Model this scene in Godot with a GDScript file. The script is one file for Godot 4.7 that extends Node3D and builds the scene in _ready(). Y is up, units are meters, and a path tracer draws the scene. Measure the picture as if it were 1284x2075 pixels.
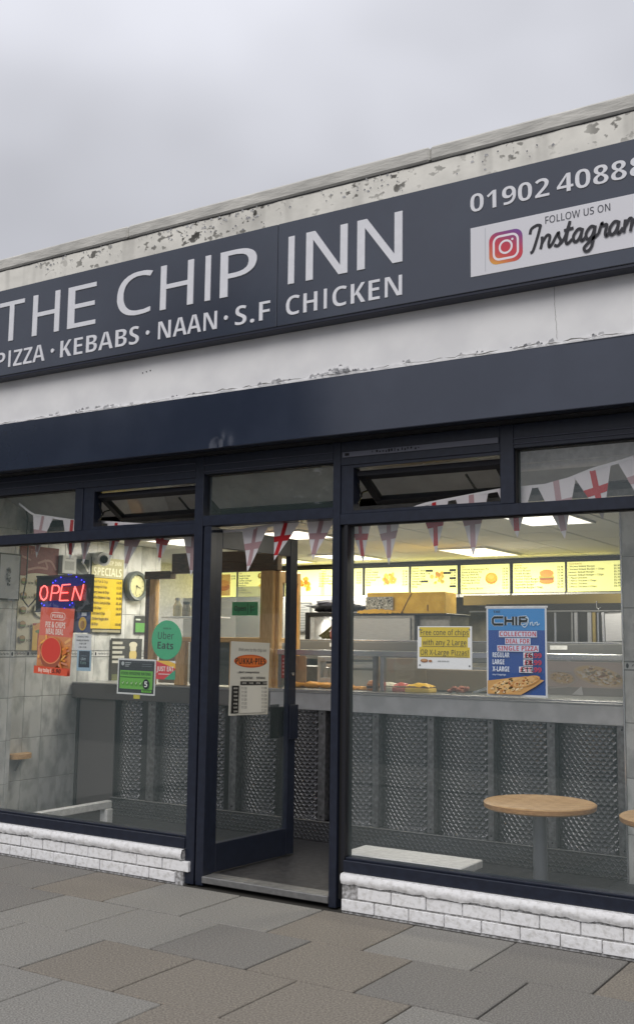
extends Node3D

# ------------------------------------------------------------------ helpers
var off := {}
var used := {}
var rng := RandomNumberGenerator.new()
var fonts := {}
var M := {}

class G:
	var v := PackedVector3Array()
	var n := PackedVector3Array()
	var uv := PackedVector2Array()
	var c := PackedColorArray()
	var xf := Transform3D()
	var col := Color.WHITE
	func put(p: Vector3, nn: Vector3, u: Vector2) -> void:
		v.append(p); n.append(nn); uv.append(u); c.append(col)
	static func planar(p: Vector3, nn: Vector3) -> Vector2:
		var a := nn.abs()
		if a.x >= a.y and a.x >= a.z: return Vector2(p.z, -p.y)
		if a.y >= a.z: return Vector2(p.x, p.z)
		return Vector2(p.x, -p.y)
	func tri(a: Vector3, b: Vector3, d: Vector3, na: Vector3, nb: Vector3, nd: Vector3) -> void:
		a = xf * a; b = xf * b; d = xf * d
		na = (xf.basis * na).normalized(); nb = (xf.basis * nb).normalized(); nd = (xf.basis * nd).normalized()
		var flat := (b - a).cross(d - a)
		if flat.dot(na + nb + nd) > 0.0:
			var t := b; b = d; d = t
			t = nb; nb = nd; nd = t
		var m := na + nb + nd
		put(a, na, planar(a, m)); put(b, nb, planar(b, m)); put(d, nd, planar(d, m))
	func face(pts: Array, hint: Vector3) -> void:
		var nn := Vector3.ZERO
		for i in pts.size():
			var p: Vector3 = pts[i]
			var q: Vector3 = pts[(i + 1) % pts.size()]
			nn += p.cross(q)
		nn = nn.normalized()
		if nn.dot(hint) < 0.0: nn = -nn
		for i in range(1, pts.size() - 1):
			tri(pts[0], pts[i], pts[i + 1], nn, nn, nn)
	func box(a: Vector3, b: Vector3, ch := 0.0) -> void:
		var mid := (a + b) * 0.5
		var h := ((b - a) * 0.5).abs()
		ch = minf(ch, minf(h.x, minf(h.y, h.z)) * 0.9)
		for ax in 3:
			var u := (ax + 1) % 3
			var w := (ax + 2) % 3
			for s in [-1.0, 1.0]:
				var pts := []
				for k in [[-1.0, -1.0], [1.0, -1.0], [1.0, 1.0], [-1.0, 1.0]]:
					var p := mid
					p[ax] += s * h[ax]; p[u] += k[0] * (h[u] - ch); p[w] += k[1] * (h[w] - ch)
					pts.append(p)
				var hint := Vector3.ZERO
				hint[ax] = s
				face(pts, hint)
				if ch > 0.0:
					for t in [-1.0, 1.0]:
						var e := []
						for k in [[0, -1.0], [0, 1.0], [1, 1.0], [1, -1.0]]:
							var p := mid
							p[ax] += s * (h[ax] - (0.0 if k[0] == 0 else ch))
							p[u] += t * (h[u] - (ch if k[0] == 0 else 0.0))
							p[w] += k[1] * (h[w] - ch)
							e.append(p)
						var hh := Vector3.ZERO
						hh[ax] = s; hh[u] = t
						face(e, hh)
		if ch > 0.0:
			for sx in [-1.0, 1.0]:
				for sy in [-1.0, 1.0]:
					for sz in [-1.0, 1.0]:
						var s3 := Vector3(sx, sy, sz)
						var t3 := []
						for ax in 3:
							var p := mid
							for k in 3: p[k] += s3[k] * (h[k] - (0.0 if k == ax else ch))
							t3.append(p)
						face(t3, s3)
	func tube(p: Array, r0: float, r1: float, seg := 10, caps := true) -> void:
		var m := p.size()
		var rings := []
		for i in m:
			var d: Vector3 = (p[mini(i + 1, m - 1)] - p[maxi(i - 1, 0)]).normalized()
			var a := d.cross(Vector3.UP if absf(d.y) < 0.9 else Vector3.RIGHT).normalized()
			var b := d.cross(a)
			var ring := []
			var r := lerpf(r0, r1, float(i) / maxf(1.0, m - 1))
			for k in seg:
				var t := TAU * k / seg
				var o := a * cos(t) + b * sin(t)
				ring.append([p[i] + o * r, o])
			rings.append(ring)
			if caps and (i == 0 or i == m - 1):
				var pts := []
				for q in ring: pts.append(q[0])
				face(pts, -d if i == 0 else d)
		for i in m - 1:
			for k in seg:
				var A: Array = rings[i][k]; var B: Array = rings[i][(k + 1) % seg]
				var C2: Array = rings[i + 1][(k + 1) % seg]; var E2: Array = rings[i + 1][k]
				tri(A[0], B[0], C2[0], A[1], B[1], C2[1]); tri(A[0], C2[0], E2[0], A[1], C2[1], E2[1])
	func lathe(at: Vector3, prof: Array, seg := 24, sx := 1.0, sz := 1.0) -> void:   # prof: Vector2(radius, height)
		for i in prof.size() - 1:
			var a: Vector2 = prof[i]
			var b: Vector2 = prof[i + 1]
			var d := (b - a)
			var nr := Vector2(d.y, -d.x).normalized()
			for k in seg:
				var t0 := TAU * k / seg; var t1 := TAU * (k + 1) / seg
				var c0 := Vector3(cos(t0) * sx, 0, sin(t0) * sz); var c1 := Vector3(cos(t1) * sx, 0, sin(t1) * sz)
				var n0 := Vector3(cos(t0) * nr.x, nr.y, sin(t0) * nr.x); var n1 := Vector3(cos(t1) * nr.x, nr.y, sin(t1) * nr.x)
				var u := Vector3.UP
				if a.x > 0.0001: tri(at + c0 * a.x + u * a.y, at + c1 * a.x + u * a.y, at + c1 * b.x + u * b.y, n0, n1, n1)
				if b.x > 0.0001: tri(at + c0 * a.x + u * a.y, at + c1 * b.x + u * b.y, at + c0 * b.x + u * b.y, n0, n1, n0)
	func blob(at: Vector3, r: Vector3, noise: FastNoiseLite, amp := 0.15, seg := 12) -> void:
		var rows := seg / 2
		var P := []
		for i in rows + 1:
			var row := []
			for k in seg + 1:
				var ph := PI * i / rows; var t := TAU * (k % seg) / seg
				var d := Vector3(sin(ph) * cos(t), cos(ph), sin(ph) * sin(t))
				var f := 1.0 + amp * noise.get_noise_3dv(d * 60.0 + at * 731.0) * 2.0
				row.append([at + d * r * f, (d / r).normalized()])
			P.append(row)
		for i in rows:
			for k in seg:
				var A: Array = P[i][k]; var B: Array = P[i][k + 1]; var D: Array = P[i + 1][k + 1]; var E: Array = P[i + 1][k]
				tri(A[0], B[0], D[0], A[1], B[1], D[1]); tri(A[0], D[0], E[0], A[1], D[1], E[1])
	func grid(nu: int, nv: int, f: Callable) -> void:     # f(u, v) -> Vector3, smooth
		var P := []
		for j in nv + 1:
			for i in nu + 1: P.append(f.call(float(i) / nu, float(j) / nv))
		var N := []
		for j in nv + 1:
			for i in nu + 1:
				var du: Vector3 = P[j * (nu + 1) + mini(i + 1, nu)] - P[j * (nu + 1) + maxi(i - 1, 0)]
				var dv: Vector3 = P[mini(j + 1, nv) * (nu + 1) + i] - P[maxi(j - 1, 0) * (nu + 1) + i]
				N.append(du.cross(dv).normalized())
		for j in nv:
			for i in nu:
				var a := j * (nu + 1) + i; var b := a + 1; var d := a + nu + 2; var e := a + nu + 1
				tri(P[a], P[b], P[d], N[a], N[b], N[d]); tri(P[a], P[d], P[e], N[a], N[d], N[e])

# flat print on a board: local x to the right, y up, metres, every mark a hair above the one before
class Print:
	var g := G.new()
	var lay := 0
	var step := 0.00035
	var host
	func z() -> float:
		lay += 1
		return step * lay
	func poly(pts: Array, col: Color, keep := false) -> void:
		if not keep: lay += 1
		g.col = col.srgb_to_linear()
		var p3 := []
		for p in pts: p3.append(Vector3(p.x, p.y, step * lay))
		g.face(p3, Vector3.BACK)
	func rect(x0: float, y0: float, x1: float, y1: float, col: Color, keep := false) -> void:
		poly([Vector2(x0, y0), Vector2(x1, y0), Vector2(x1, y1), Vector2(x0, y1)], col, keep)
	func oval(cx: float, cy: float, rx: float, ry: float, col: Color, seg := 20, rot := 0.0, keep := false) -> void:
		var p := []
		for k in seg: p.append(Vector2(cx, cy) + (Vector2(cos(TAU * k / seg) * rx, sin(TAU * k / seg) * ry)).rotated(rot))
		poly(p, col, keep)
	func rrect(x0: float, y0: float, x1: float, y1: float, r: float, col: Color) -> void:
		var p := []
		for q in [[x1 - r, y1 - r, 0.0], [x0 + r, y1 - r, 0.25], [x0 + r, y0 + r, 0.5], [x1 - r, y0 + r, 0.75]]:
			for k in 6:
				var t: float = TAU * (q[2] + 0.25 * k / 5.0)
				p.append(Vector2(q[0] + cos(t) * r, q[1] + sin(t) * r))
		poly(p, col)
	func line(pts: Array, w: float, col: Color, closed := false) -> void:
		lay += 1
		g.col = col.srgb_to_linear()
		var m := pts.size()
		var L := []
		for i in m:
			var a: Vector2 = pts[(i - 1 + m) % m] if closed else pts[maxi(i - 1, 0)]
			var b: Vector2 = pts[(i + 1) % m] if closed else pts[mini(i + 1, m - 1)]
			var t := (b - a).normalized()
			L.append(Vector2(-t.y, t.x) * w * 0.5)
		for i in (m if closed else m - 1):
			var j := (i + 1) % m
			var q := []
			for p in [pts[i] + L[i], pts[j] + L[j], pts[j] - L[j], pts[i] - L[i]]: q.append(Vector3(p.x, p.y, step * lay))
			g.face(q, Vector3.BACK)
	func curve(pts: Array, w: float, col: Color) -> void:
		var out := []
		for i in pts.size() - 1:
			var a: Vector2 = pts[maxi(i - 1, 0)]; var b: Vector2 = pts[i]; var c: Vector2 = pts[i + 1]; var d: Vector2 = pts[mini(i + 2, pts.size() - 1)]
			for k in 5: out.append(b.cubic_interpolate(c, a, d, k / 5.0))
		out.append(pts[-1])
		line(out, w, col)
	# x, y: left end of the baseline (or centre / right end); h: height of the capitals; w: total width, 0 for natural
	func text(s: String, x: float, y: float, h: float, col: Color, bold := false, align := 0, w := 0.0, slant := 0.0) -> void:
		lay += 1
		g.col = col.srgb_to_linear()
		var t := TextMesh.new()
		t.font = host.font(bold); t.text = s; t.font_size = 64; t.pixel_size = 1.0; t.depth = 0.0; t.curve_step = 6.0
		t.horizontal_alignment = HORIZONTAL_ALIGNMENT_LEFT; t.vertical_alignment = VERTICAL_ALIGNMENT_TOP
		var vs: PackedVector3Array = host.flat(t, Mesh.ARRAY_VERTEX)
		if vs.is_empty(): return
		var bb := t.get_aabb()
		var k := h / 46.0
		var kx := k if w <= 0.0 else w / bb.size.x
		var x0: float = x - bb.size.x * kx * [0.0, 0.5, 1.0][align]
		for i in range(0, vs.size() - 2, 3):
			var q := []
			for j in 3:
				var p := vs[i + j]
				q.append(Vector3(x0 + (p.x - bb.position.x) * kx + (p.y + 60.0) * k * slant, y + (p.y + 60.0) * k, step * lay))
			if (q[1] - q[0]).cross(q[2] - q[0]).length() > 1e-12:
				g.tri(q[0], q[1], q[2], Vector3.BACK, Vector3.BACK, Vector3.BACK)

func font(bold: bool) -> SystemFont:
	if not fonts.has(bold):
		var f := SystemFont.new()
		f.font_names = PackedStringArray(["Droid Sans"])
		f.font_weight = 700 if bold else 400
		fonts[bold] = f
	return fonts[bold]

func flat(t: TextMesh, what: int) -> PackedVector3Array:
	var a := t.get_mesh_arrays()
	var src: PackedVector3Array = a[what]
	if a[Mesh.ARRAY_INDEX] == null: return src
	var out := PackedVector3Array()
	for i in a[Mesh.ARRAY_INDEX]: out.append(src[i])
	return out

func each(called: String, boxes: Array, m: Material, parent: Node, ch := 0.0) -> void:   # every box a part of its own
	for b in boxes: obj(called, bx(V(b[0], b[1], b[2]), V(b[3], b[4], b[5]), ch), m, parent)

func sign_font() -> FontVariation:
	if not fonts.has("sign"):
		var v := FontVariation.new()
		v.base_font = font(true)
		v.variation_embolden = -0.45
		fonts["sign"] = v
	return fonts["sign"]

func numbered(parent: Node, called: String) -> String:
	var key := str(parent.get_instance_id()) + called
	var k: int = used.get(key, 0)
	used[key] = k + 1
	return called if k == 0 else "%s_%03d" % [called, k]

func tag(o: Node, label: String, category: String, group := "") -> Node:
	o.set_meta("label", label); o.set_meta("category", category)
	if group: o.set_meta("group", group)
	return o

func thing(called: String, label: String, category: String, at := Vector3.ZERO, group := "") -> Node3D:
	var o := Node3D.new()
	o.name = numbered(self, called)
	add_child(o, true)
	o.position = at
	off[o] = at
	tag(o, label, category, group)
	return o

func mesh_of(g: G, o := Vector3.ZERO) -> ArrayMesh:
	var a := []
	a.resize(Mesh.ARRAY_MAX)
	var vv := g.v
	if o != Vector3.ZERO:
		for i in vv.size(): vv[i] -= o
	a[Mesh.ARRAY_VERTEX] = vv; a[Mesh.ARRAY_NORMAL] = g.n; a[Mesh.ARRAY_TEX_UV] = g.uv; a[Mesh.ARRAY_COLOR] = g.c
	var m := ArrayMesh.new()
	m.add_surface_from_arrays(Mesh.PRIMITIVE_TRIANGLES, a)
	return m

# one named mesh from world-space geometry; a top-level one stands at AT
func obj(called: String, g: G, m: Material, parent: Node = self, at := Vector3.ZERO) -> MeshInstance3D:
	var o := MeshInstance3D.new()
	o.name = numbered(parent, called)
	var base: Vector3 = at if parent == self else off.get(parent, Vector3.ZERO)
	o.mesh = mesh_of(g, base)
	o.material_override = m
	o.cast_shadow = GeometryInstance3D.SHADOW_CASTING_SETTING_ON
	parent.add_child(o, true)
	if parent == self: o.position = at
	off[o] = base
	return o

func piece(called: String, mesh: Mesh, m: Material, parent: Node, at: Vector3, b := Basis()) -> MeshInstance3D:
	var o := MeshInstance3D.new()
	o.name = numbered(parent, called)
	o.mesh = mesh
	o.material_override = m
	parent.add_child(o, true)
	o.transform = Transform3D(b, at - off.get(parent, Vector3.ZERO))
	return o

func struct(called: String, g: G, m: Material, at := Vector3.ZERO) -> MeshInstance3D:
	var o := obj(called, g, m, self, at)
	o.set_meta("kind", "structure")
	return o

func bx(a: Vector3, b: Vector3, ch := 0.0) -> G:
	var g := G.new()
	g.box(a, b, ch)
	return g

func V(x: float, y: float, z: float) -> Vector3: return Vector3(x, y, z)

func C(r: int, gg: int, b: int) -> Color: return Color8(r, gg, b)

func mat(called: String, col: Color, rough := 0.6, metal := 0.0) -> StandardMaterial3D:
	var m := StandardMaterial3D.new()
	m.resource_name = called
	m.albedo_color = col; m.roughness = rough; m.metallic = metal
	M[called] = m
	return m

func noise_tex(seed_: int, freq: float, a: Color, b: Color, size := 512, kind := FastNoiseLite.TYPE_SIMPLEX_SMOOTH, lo := 0.25, hi := 0.75, oct := 5) -> NoiseTexture2D:
	var n := FastNoiseLite.new()
	n.seed = seed_; n.frequency = freq; n.noise_type = kind; n.fractal_octaves = oct
	var gr := Gradient.new()
	gr.set_color(0, a); gr.set_color(1, b); gr.set_offset(0, lo); gr.set_offset(1, hi)
	var t := NoiseTexture2D.new()
	t.width = size; t.height = size; t.seamless = true; t.noise = n; t.color_ramp = gr
	return t

func bump_tex(seed_: int, freq: float, size := 512, oct := 5) -> NoiseTexture2D:
	var n := FastNoiseLite.new()
	n.seed = seed_; n.frequency = freq; n.fractal_octaves = oct
	var t := NoiseTexture2D.new()
	t.width = size; t.height = size; t.seamless = true; t.noise = n
	return t

# surface that varies: albedo noise (and relief) mapped in world metres, REP metres to a repeat
func vary(m: StandardMaterial3D, tex: Texture2D, rep: float, bump: Texture2D = null, cm := 0.1) -> StandardMaterial3D:
	m.albedo_texture = tex
	if bump:
		m.heightmap_enabled = true; m.heightmap_texture = bump; m.heightmap_scale = cm
	m.uv1_triplanar = true; m.uv1_world_triplanar = true
	m.uv1_scale = Vector3.ONE / rep
	m.uv1_offset = Vector3(0.37, 0.21, 0.13)
	return m

func glow(called: String, col: Color, e: float) -> StandardMaterial3D:
	var m := mat(called, col, 0.5)
	m.emission_enabled = true; m.emission = col; m.emission_energy_multiplier = e
	return m

func glass(called: String, a := 0.04, tint := Color(0.75, 0.85, 0.85)) -> StandardMaterial3D:
	var m := mat(called, Color(tint.r, tint.g, tint.b, a), 0.0)
	m.transparency = BaseMaterial3D.TRANSPARENCY_ALPHA
	m.metallic_specular = 0.48
	return m

func area_light(at: Vector3, towards: Vector3, sx: float, sy: float, col: Color, e: float) -> void:
	var l := AreaLight3D.new()
	l.name = numbered(self, "panel_light")
	l.area_size = Vector2(sx, sy)
	l.light_color = col; l.light_energy = e; l.shadow_enabled = true
	l.set("area_range", 12.0); l.set("area_attenuation", 2.0)
	l.area_normalize_energy = false
	add_child(l, true)
	l.position = at
	l.basis = Basis.looking_at(towards, Vector3.FORWARD if absf(towards.y) > 0.9 else Vector3.UP)

# a printed sheet: its board is a box, its print a mesh of marks lying on it; CENTRE of the front face, W x H
func sheet(called: String, label: String, category: String, centre: Vector3, w: float, h: float, base: Color, b := Basis(), group := "", thick := 0.002, rough := 0.5) -> Array:
	var t := thing(called, label, category, centre + b * Vector3(0, -h * 0.5, 0), group)
	var g := G.new()
	g.xf = Transform3D(b, centre)
	g.box(V(-w / 2, -h / 2, -thick), V(w / 2, h / 2, 0), 0.0)
	var pm := paint_mat(base, rough)
	obj("board", g, pm, t)
	var p := Print.new()
	p.host = self
	p.g.xf = Transform3D(b, centre)
	return [t, p, w, h]

func paint_mat(c: Color, rough := 0.5) -> StandardMaterial3D:
	var key := "paint_%s_%.2f" % [c.to_html(), rough]
	return M[key] if M.has(key) else mat(key, c, rough)

func ink(s: Array, called := "print", m: Material = null) -> void:
	var p: Print = s[1]
	if p.g.v.size(): obj(called, p.g, m if m else M.ink, s[0])

const STAINS := [[-2.0, 0.12, 0.5], [-1.55, 0.2, 0.75], [-1.0, 0.12, 0.5], [-0.62, 0.28, 1.0], [-0.12, 0.2, 1.0], [0.35, 0.1, 0.35], [0.66, 0.16, 0.7], [0.98, 0.12, 0.75], [1.3, 0.12, 0.4], [1.75, 0.2, 0.5], [2.3, 0.15, 0.6]]
const EYE := Vector3(3.92, 1.55, 5.6)
const WALL_R := Basis(Vector3(0, 0, -1), Vector3(0, 1, 0), Vector3(1, 0, 0))   # a sheet on the left wall, facing into the shop

func _ready() -> void:
	rng.seed = 7
	# camera
	var cam := Camera3D.new()
	cam.name = "camera"
	cam.position = EYE
	cam.basis = Basis.from_euler(Vector3(0.124337, 0.56391, 0.013095))
	cam.fov = 51.50
	cam.near = 0.05; cam.far = 400.0
	add_child(cam)
	cam.current = true
	# overcast sky, soft sun behind cloud
	var we := WorldEnvironment.new()
	we.name = "world_environment"
	var env := Environment.new()
	env.background_mode = Environment.BG_SKY
	env.tonemap_mode = Environment.TONE_MAPPER_LINEAR
	env.tonemap_exposure = 1.0
	env.sdfgi_enabled = true; env.ssao_enabled = true; env.ssil_enabled = true
	var sky := Sky.new()
	var pano := PanoramaSkyMaterial.new()
	pano.panorama = ImageTexture.create_from_image(cloud_image())
	pano.energy_multiplier = 1.0
	sky.sky_material = pano
	env.sky = sky
	we.environment = env
	add_child(we)
	var sun := DirectionalLight3D.new()
	sun.name = "sun"
	sun.light_energy = 0.5
	sun.light_color = Color(1.0, 0.98, 0.95)
	sun.light_angular_distance = 40.0
	sun.shadow_enabled = true
	add_child(sun)
	sun.position = V(0, 20, 20)
	sun.basis = Basis.looking_at(V(-0.15, -0.70, -0.70).normalized(), Vector3.UP)
	materials()
	setting()
	facade()
	shopfront()
	interior()
	counter()
	kitchen()
	sheets_on_glass()
	wall_things()
	small_things()
	opposite()

func cloud_image() -> Image:
	var w := 512
	var h := 256
	var im := Image.create(w, h, false, Image.FORMAT_RGBF)
	var n := FastNoiseLite.new()
	n.seed = 5; n.frequency = 1.5; n.fractal_octaves = 5
	for y in h:
		var el := PI * (0.5 - (y + 0.5) / h)
		for x in w:
			var az := TAU * (x + 0.5) / w
			var d := V(sin(az) * cos(el), sin(el), -cos(az) * cos(el))
			var f := n.get_noise_3dv(d * V(1, 1.8, 1))
			var up := clampf(d.y, 0.0, 1.0)
			var l := (0.40 + 0.62 * up) * (1.0 + 0.42 * f)
			if d.y < 0.0: l = 0.30
			im.set_pixel(x, y, Color(l * 0.955, l * 0.972, l * 1.06))
	return im

func materials() -> void:
	M.ink = mat("ink", Color.WHITE, 0.55)
	M.ink.vertex_color_use_as_albedo = true
	M.gloss_ink = mat("gloss_ink", Color.WHITE, 0.25)
	M.gloss_ink.vertex_color_use_as_albedo = true
	vary(mat("render", Color(1, 1, 1), 0.85), noise_tex(3, 0.012, C(222, 222, 224), C(232, 232, 233), 512), 2.6, bump_tex(8, 0.03), 0.06)
	M.coping = vary(mat("coping", Color(1, 1, 1), 0.9), noise_tex(12, 0.012, C(172, 171, 166), C(208, 206, 200), 512, FastNoiseLite.TYPE_SIMPLEX_SMOOTH, 0.1, 0.9), 1.6, bump_tex(9, 0.05), 0.2)
	M.coping.uv1_scale = V(0.45, 2.2, 2.2)
	mat("bare_render", C(104, 102, 98), 0.95)
	M.stained = mat("stained_render", Color(1, 1, 1), 0.9)
	M.stained.albedo_texture = ImageTexture.create_from_image(stain_image())
	M.stained.texture_repeat = true
	M.sign = vary(mat("sign_blue", Color(1, 1, 1), 0.16), noise_tex(14, 0.006, C(49, 55, 70), C(53, 60, 75)), 2.3)
	M.sign.metallic_specular = 0.72
	M.sign_edge = mat("sign_edge", C(26, 30, 46), 0.4)
	M.shutter = vary(mat("shutter_blue", Color(1, 1, 1), 0.13), noise_tex(15, 0.007, C(42, 49, 65), C(47, 54, 70)), 1.7)
	M.shutter.metallic_specular = 0.78
	M.frame = vary(mat("frame_blue", Color(1, 1, 1), 0.34), noise_tex(16, 0.02, C(26, 31, 45), C(31, 37, 52)), 0.7)
	M.frame_dark = mat("frame_dark", C(17, 18, 26), 0.5)
	M.gasket = mat("gasket", C(12, 12, 15), 0.7)
	M.bead_dark = mat("bead_dark", C(58, 61, 76), 0.4)
	M.bead = mat("bead", C(104, 106, 118), 0.4)
	M.letter = vary(mat("letter_white", Color(1, 1, 1), 0.5), noise_tex(17, 0.02, C(218, 219, 225), C(223, 224, 230)), 0.8)
	M.brick = vary(mat("painted_brick", Color(1, 1, 1), 0.8), noise_tex(18, 0.02, C(206, 205, 204), C(232, 232, 234), 512, FastNoiseLite.TYPE_SIMPLEX_SMOOTH, 0.12, 0.5), 0.5, bump_tex(19, 0.04), 0.12)
	M.mortar = vary(mat("painted_mortar", Color(1, 1, 1), 0.9), noise_tex(20, 0.03, C(128, 127, 126), C(196, 196, 198)), 0.5)
	M.slab = vary(mat("paving", Color(1, 1, 1), 0.9), noise_tex(21, 0.22, C(108, 106, 102), C(150, 148, 142)), 1.3, bump_tex(22, 0.08), 0.1)
	M.slab2 = vary(mat("paving_dark", Color(1, 1, 1), 0.9), noise_tex(23, 0.2, C(98, 96, 92), C(138, 135, 130)), 1.2, bump_tex(22, 0.08), 0.1)
	M.slab3 = vary(mat("paving_warm", Color(0.93, 0.91, 0.88), 0.9), noise_tex(25, 0.18, C(112, 109, 104), C(152, 148, 142)), 1.25, bump_tex(22, 0.08), 0.1)
	M.sand = mat("joint_sand", C(52, 50, 46), 0.95)
	M.asphalt = vary(mat("asphalt", Color(1, 1, 1), 0.95), noise_tex(24, 0.1, C(52, 52, 54), C(74, 74, 76)), 1.1)
	# wall tiles: pale grey, streaked like stone
	for k in 3:
		var t := vary(mat("tile_%d" % k, Color(1, 1, 1), 0.28), noise_tex(30 + k, 0.008, [C(166, 168, 168), C(172, 174, 174), C(162, 165, 164)][k], [C(204, 206, 205), C(200, 202, 202), C(197, 199, 198)][k], 512, FastNoiseLite.TYPE_SIMPLEX, 0.18, 0.62), 0.9)
		t.uv1_scale = V(1.3, 0.75, 1.3)
	M.grout = mat("grout", C(120, 121, 119), 0.9)
	M.floor = vary(mat("floor", Color(1, 1, 1), 0.42), noise_tex(33, 0.03, C(46, 46, 48), C(66, 66, 68)), 0.9)
	M.ceiling = vary(mat("ceiling_tile", Color(1, 1, 1), 0.9), noise_tex(34, 0.15, C(222, 220, 208), C(234, 232, 222)), 0.6)
	M.grid = mat("ceiling_grid", C(66, 63, 50), 0.6)
	M.plaster = vary(mat("plaster", Color(1, 1, 1), 0.9), noise_tex(35, 0.01, C(150, 150, 150), C(168, 168, 168)), 1.4)
	M.kitchen_wall = vary(mat("kitchen_wall", Color(1, 1, 1), 0.6), noise_tex(36, 0.01, C(82, 78, 66), C(112, 106, 90)), 1.5)
	# metals
	M.steel = vary(mat("brushed_steel", Color(1, 1, 1), 0.40, 0.7), noise_tex(40, 0.04, C(168, 168, 170), C(178, 178, 180)), 0.6)
	M.steel.uv1_scale = V(0.4, 6.0, 0.4)
	M.dull_steel = vary(mat("dull_steel", Color(1, 1, 1), 0.5, 0.7), noise_tex(41, 0.02, C(130, 130, 130), C(144, 144, 143)), 0.7)
	M.band_steel = vary(mat("band_steel", Color(1, 1, 1), 0.42, 0.4), noise_tex(43, 0.01, C(186, 187, 190), C(202, 203, 206)), 1.2)
	M.strip_steel = vary(mat("strip_steel", Color(1, 1, 1), 0.36, 0.75), noise_tex(50, 0.02, C(112, 112, 114), C(140, 140, 142)), 0.5)
	M.pale_steel = mat("pale_steel", C(196, 196, 194), 0.5, 0.4)
	M.bright = mat("bright_steel", C(205, 206, 208), 0.25, 0.9)
	M.emboss = mat("embossed_steel", C(122, 122, 125), 0.23, 0.92)
	M.emboss.heightmap_enabled = true
	M.emboss.heightmap_texture = ImageTexture.create_from_image(hex_image())
	M.emboss.heightmap_scale = 0.55
	M.emboss.uv1_scale = V(1.0 / 0.040, 1.0 / 0.053, 1)
	M.emboss_fine = M.emboss.duplicate()
	M.emboss_fine.heightmap_scale = 0.16
	M.black_metal = mat("black_metal", C(24, 24, 27), 0.4)
	M.laminate = vary(mat("dark_laminate", Color(1, 1, 1), 0.38), noise_tex(42, 0.05, C(88, 84, 84), C(98, 94, 94)), 0.5)
	M.laminate.uv1_scale = V(30.0, 1.0, 30.0)
	# wood
	M.pine = wood_mat("pine", C(214, 166, 102), C(238, 196, 134), 44, V(14, 1.2, 14))
	M.brown_wood = wood_mat("brown_wood", C(78, 52, 34), C(104, 72, 48), 45, V(1.5, 12, 12))
	M.table_wood = wood_mat("table_wood", C(172, 132, 84), C(206, 168, 118), 46, V(1.6, 8, 9))
	M.table_edge = wood_mat("table_edge", C(150, 108, 62), C(186, 142, 92), 47, V(3, 30, 3))
	M.post = mat("table_post", C(120, 123, 130), 0.35, 0.4)
	M.white_wood = vary(mat("white_wood", Color(1, 1, 1), 0.5), noise_tex(48, 0.02, C(205, 206, 206), C(225, 226, 226)), 0.6)
	M.card_yellow = vary(mat("yellow_card", Color(1, 1, 1), 0.8), noise_tex(49, 0.01, C(208, 164, 42), C(222, 180, 58)), 0.7)
	M.window_glass = glass("window_glass", 0.03)
	M.cabinet_glass = glass("cabinet_glass", 0.06)
	M.dusty_glass = mat("dusty_glass", Color(0.6, 0.63, 0.64, 0.42), 0.35)
	M.dusty_glass.transparency = BaseMaterial3D.TRANSPARENCY_ALPHA
	M.lamp = glow("ceiling_lamp_glow", Color(1.0, 0.985, 0.93), 1.6)
	M.menu_yellow = glow("menu_lamp_yellow", Color(0.955, 0.955, 0.60), 0.88)
	M.menu_pale = glow("menu_lamp_pale", Color(0.97, 0.96, 0.68), 0.86)
	M.led_red = glow("red_led", Color(1.0, 0.42, 0.40), 2.0)
	M.led_blue = glow("blue_led", Color(0.24, 0.22, 1.0), 3.2)
	var flag := mat("flag_cloth", Color.WHITE, 0.8)
	flag.vertex_color_use_as_albedo = true
	flag.backlight_enabled = true; flag.backlight = Color(0.45, 0.45, 0.45)
	M.flag = flag
	M.leaf = mat("leaf", C(66, 78, 48), 0.8)
	M.bark = mat("bark", C(84, 74, 64), 0.9)

func wood_mat(called: String, a: Color, b: Color, s: int, sc: Vector3) -> StandardMaterial3D:
	var m := vary(mat(called, Color(1, 1, 1), 0.45), noise_tex(s, 0.012, a, b, 512, FastNoiseLite.TYPE_SIMPLEX_SMOOTH, 0.25, 0.75), 1.0)
	m.uv1_scale = sc
	return m

# white painted render over the sign: black mould and lost paint under the coping
func stain_image() -> Image:
	var w := 2048
	var h := 96
	var im := Image.create(w, h, false, Image.FORMAT_RGB8)
	var n := FastNoiseLite.new()
	n.seed = 77; n.frequency = 0.022; n.fractal_octaves = 5
	var n2 := FastNoiseLite.new()
	n2.seed = 78; n2.frequency = 0.006; n2.fractal_octaves = 3
	var spots := STAINS
	for x in w:
		var wx := -3.6 + 7.2 * x / w
		var e := 0.02
		for s in spots: e += s[2] * exp(-pow((wx - s[0]) / s[1], 2.0))
		for y in h:
			var v := float(y) / h           # 0 at the top
			var a := n.get_noise_2d(x * 1.4, y * 1.4)
			var b := n2.get_noise_2d(x, y * 2.0)
			var k := smoothstep(0.20, 0.36, a + 0.17 * e - 0.17 + 0.25 * b) * clampf(e, 0.0, 1.0) * smoothstep(0.98, 0.35, v)
			k = maxf(k, 0.12 * smoothstep(0.0, 0.5, n2.get_noise_2d(x * 0.7 + 900.0, y * 0.7)) * clampf(e + 0.15, 0.0, 1.0))
			var drip := smoothstep(0.05, 0.5, n2.get_noise_2d(x * 2.6, y * 0.12 + 400.0)) * (1.0 - v * 0.6)
			var l := 0.89 + 0.04 * b + 0.03 * a - 0.09 * drip
			var col := Color(l, l * 0.99, l * 0.955).lerp(Color(0.20, 0.195, 0.18), k * 0.9)
			im.set_pixel(x, y, col)
	return im

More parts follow.
